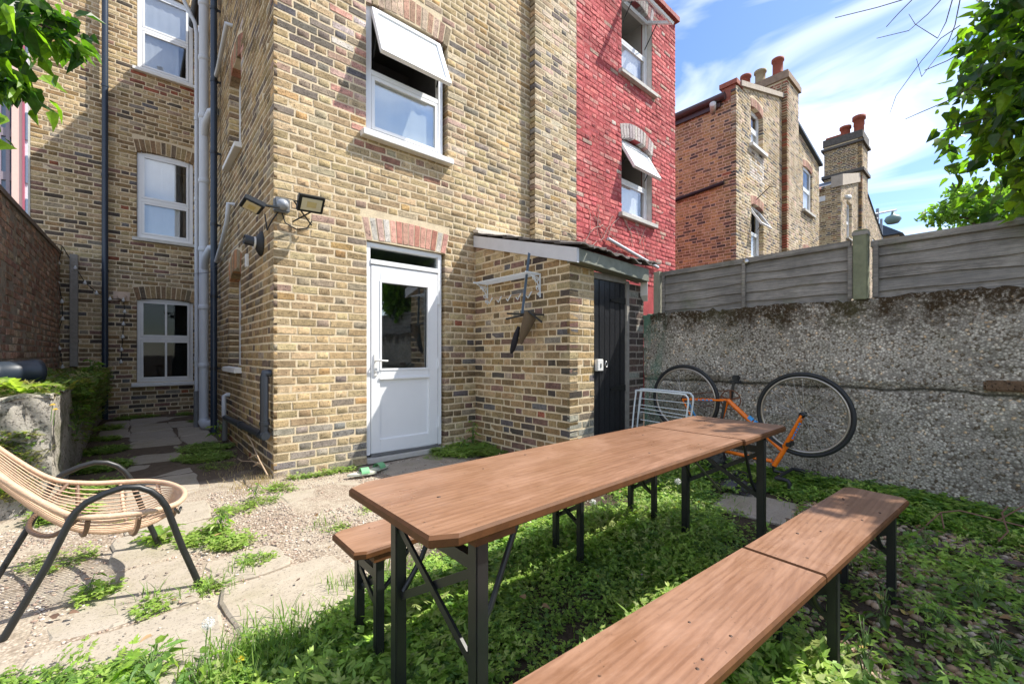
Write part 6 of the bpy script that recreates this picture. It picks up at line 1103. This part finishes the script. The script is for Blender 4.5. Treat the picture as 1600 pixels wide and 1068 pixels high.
for (px, py, lb) in ((1001, 898, 'tiny purple flower in the weeds beside the bench'), (1021, 853, 'tiny purple flower under the table between legs'), (977, 846, 'tiny purple flower left of the far table leg')): q = onZ(.07, px, py); flower(q.x, q.y, 0, .07, .008, lb, mt=PUR)
# ---- pebbles, gravel, dead leaves, moss
t_ = (1 + 5 ** .5) / 2; IC = np.array([(-1, t_, 0), (1, t_, 0), (-1, -t_, 0), (1, -t_, 0), (0, -1, t_), (0, 1, t_), (0, -1, -t_), (0, 1, -t_), (t_, 0, -1), (t_, 0, 1), (-t_, 0, -1), (-t_, 0, 1)]) / 1.9; IF = np.array([(0, 11, 5), (0, 5, 1), (0, 1, 7), (0, 7, 10), (0, 10, 11), (1, 5, 9), (5, 11, 4), (11, 10, 2), (10, 7, 6), (7, 1, 8), (3, 9, 4), (3, 4, 2), (3, 2, 6), (3, 6, 8), (3, 8, 9), (4, 9, 5), (2, 4, 11), (6, 2, 10), (8, 6, 7), (9, 8, 1)])
def stones(name, P, rmin, rmax, pal, label):
    n = len(P); P = np.array(P); r = NR.uniform(rmin, rmax, n) ; S = np.stack([r * NR.uniform(.8, 1.5, n), r * NR.uniform(.7, 1.1, n), r * NR.uniform(.45, .8, n)], -1); a = NR.uniform(0, 6.28, n); V_ = IC[None] * S[:, None] * NR.uniform(.85, 1.15, (n, 12, 1)); ca, sa = np.cos(a)[:, None], np.sin(a)[:, None]
    W = np.stack([V_[..., 0] * ca - V_[..., 1] * sa, V_[..., 0] * sa + V_[..., 1] * ca, V_[..., 2]], -1) + P[:, None]; me = fast_mesh(name, W.reshape(-1, 3), (IF[None] + (np.arange(n) * 12)[:, None, None]).reshape(-1, 3), np.repeat(leafcols(n, pal), 12, 0), smooth=True); me.materials.append(PEBBLE); return tag(link(bpy.data.objects.new(name, me)), label, 'stones', kind='stuff')
pb_ = []
while len(pb_) < 8200:
    x, y = R.uniform(1.15, 4.3), R.uniform(-1.0, .95)
    if x - 1.35 * y - .95 + .3 * math.sin(x * 5) > R.uniform(-.15, .5) and fbm(x * 1.3 + 2, y * 1.5) > R.uniform(.05, .75): pb_.append((x, y, gh(x, y) + .004))
stones('pebbles', pb_, .007, .019, [(.36, .28, .20), (.24, .18, .13), (.44, .37, .28), (.30, .19, .12), (.16, .13, .10), (.38, .27, .18)], 'rounded brown and grey pebbles under the near bench')
gv_ = []
while len(gv_) < 7000:
    x, y = R.uniform(-.7, 2.6), R.uniform(2.0, 4.1)
    if on_slab(x, y, -.01) and R.random() > .04: continue
    if R.random() < .35 + .65 * (fbm(x, y) > .45): gv_.append((x, y, gh(x, y) + .002 + (.018 if on_slab(x, y) else 0)))
stones('gravel', gv_, .003, .009, [(.42, .35, .28), (.3, .24, .19), (.52, .45, .38), (.36, .25, .19), (.22, .18, .15)], 'fine pale gravel between the paving slabs')
VV, FF, CC = [], [], []; lp = []
for k in range(620): x, y = R.uniform(1.3, 4.3), R.uniform(-1, .9); lp.append((x, y, .012 + R.random() * .02)) if x - 1.35 * y - .9 > 0 else None
for k in range(70): lp.append((R.uniform(-.3, 3.2), R.uniform(.8, 4), .03 + .03 * R.random()))
lp = np.array(lp); B = basis(np.concatenate([NR.randn(len(lp), 2), NR.randn(len(lp), 1) * .3], 1), np.concatenate([NR.randn(len(lp), 2) * .5, np.ones((len(lp), 1))], 1)); W = np.einsum('nij,kj->nki', B, LV) * NR.uniform(.018, .042, len(lp))[:, None, None] + lp[:, None]
me = fast_mesh('leaf_litter', W.reshape(-1, 3), (LF[None] + (np.arange(len(lp)) * 9)[:, None, None]).reshape(-1, 3), np.repeat(leafcols(len(lp), [(.22, .12, .05), (.30, .18, .08), (.14, .08, .05), (.36, .24, .12), (.40, .30, .08)]), 9, 0)); me.materials.append(PEBBLE); tag(link(bpy.data.objects.new('leaf_litter', me)), 'dead brown leaves strewn over the soil at right', 'dead leaves', kind='stuff')
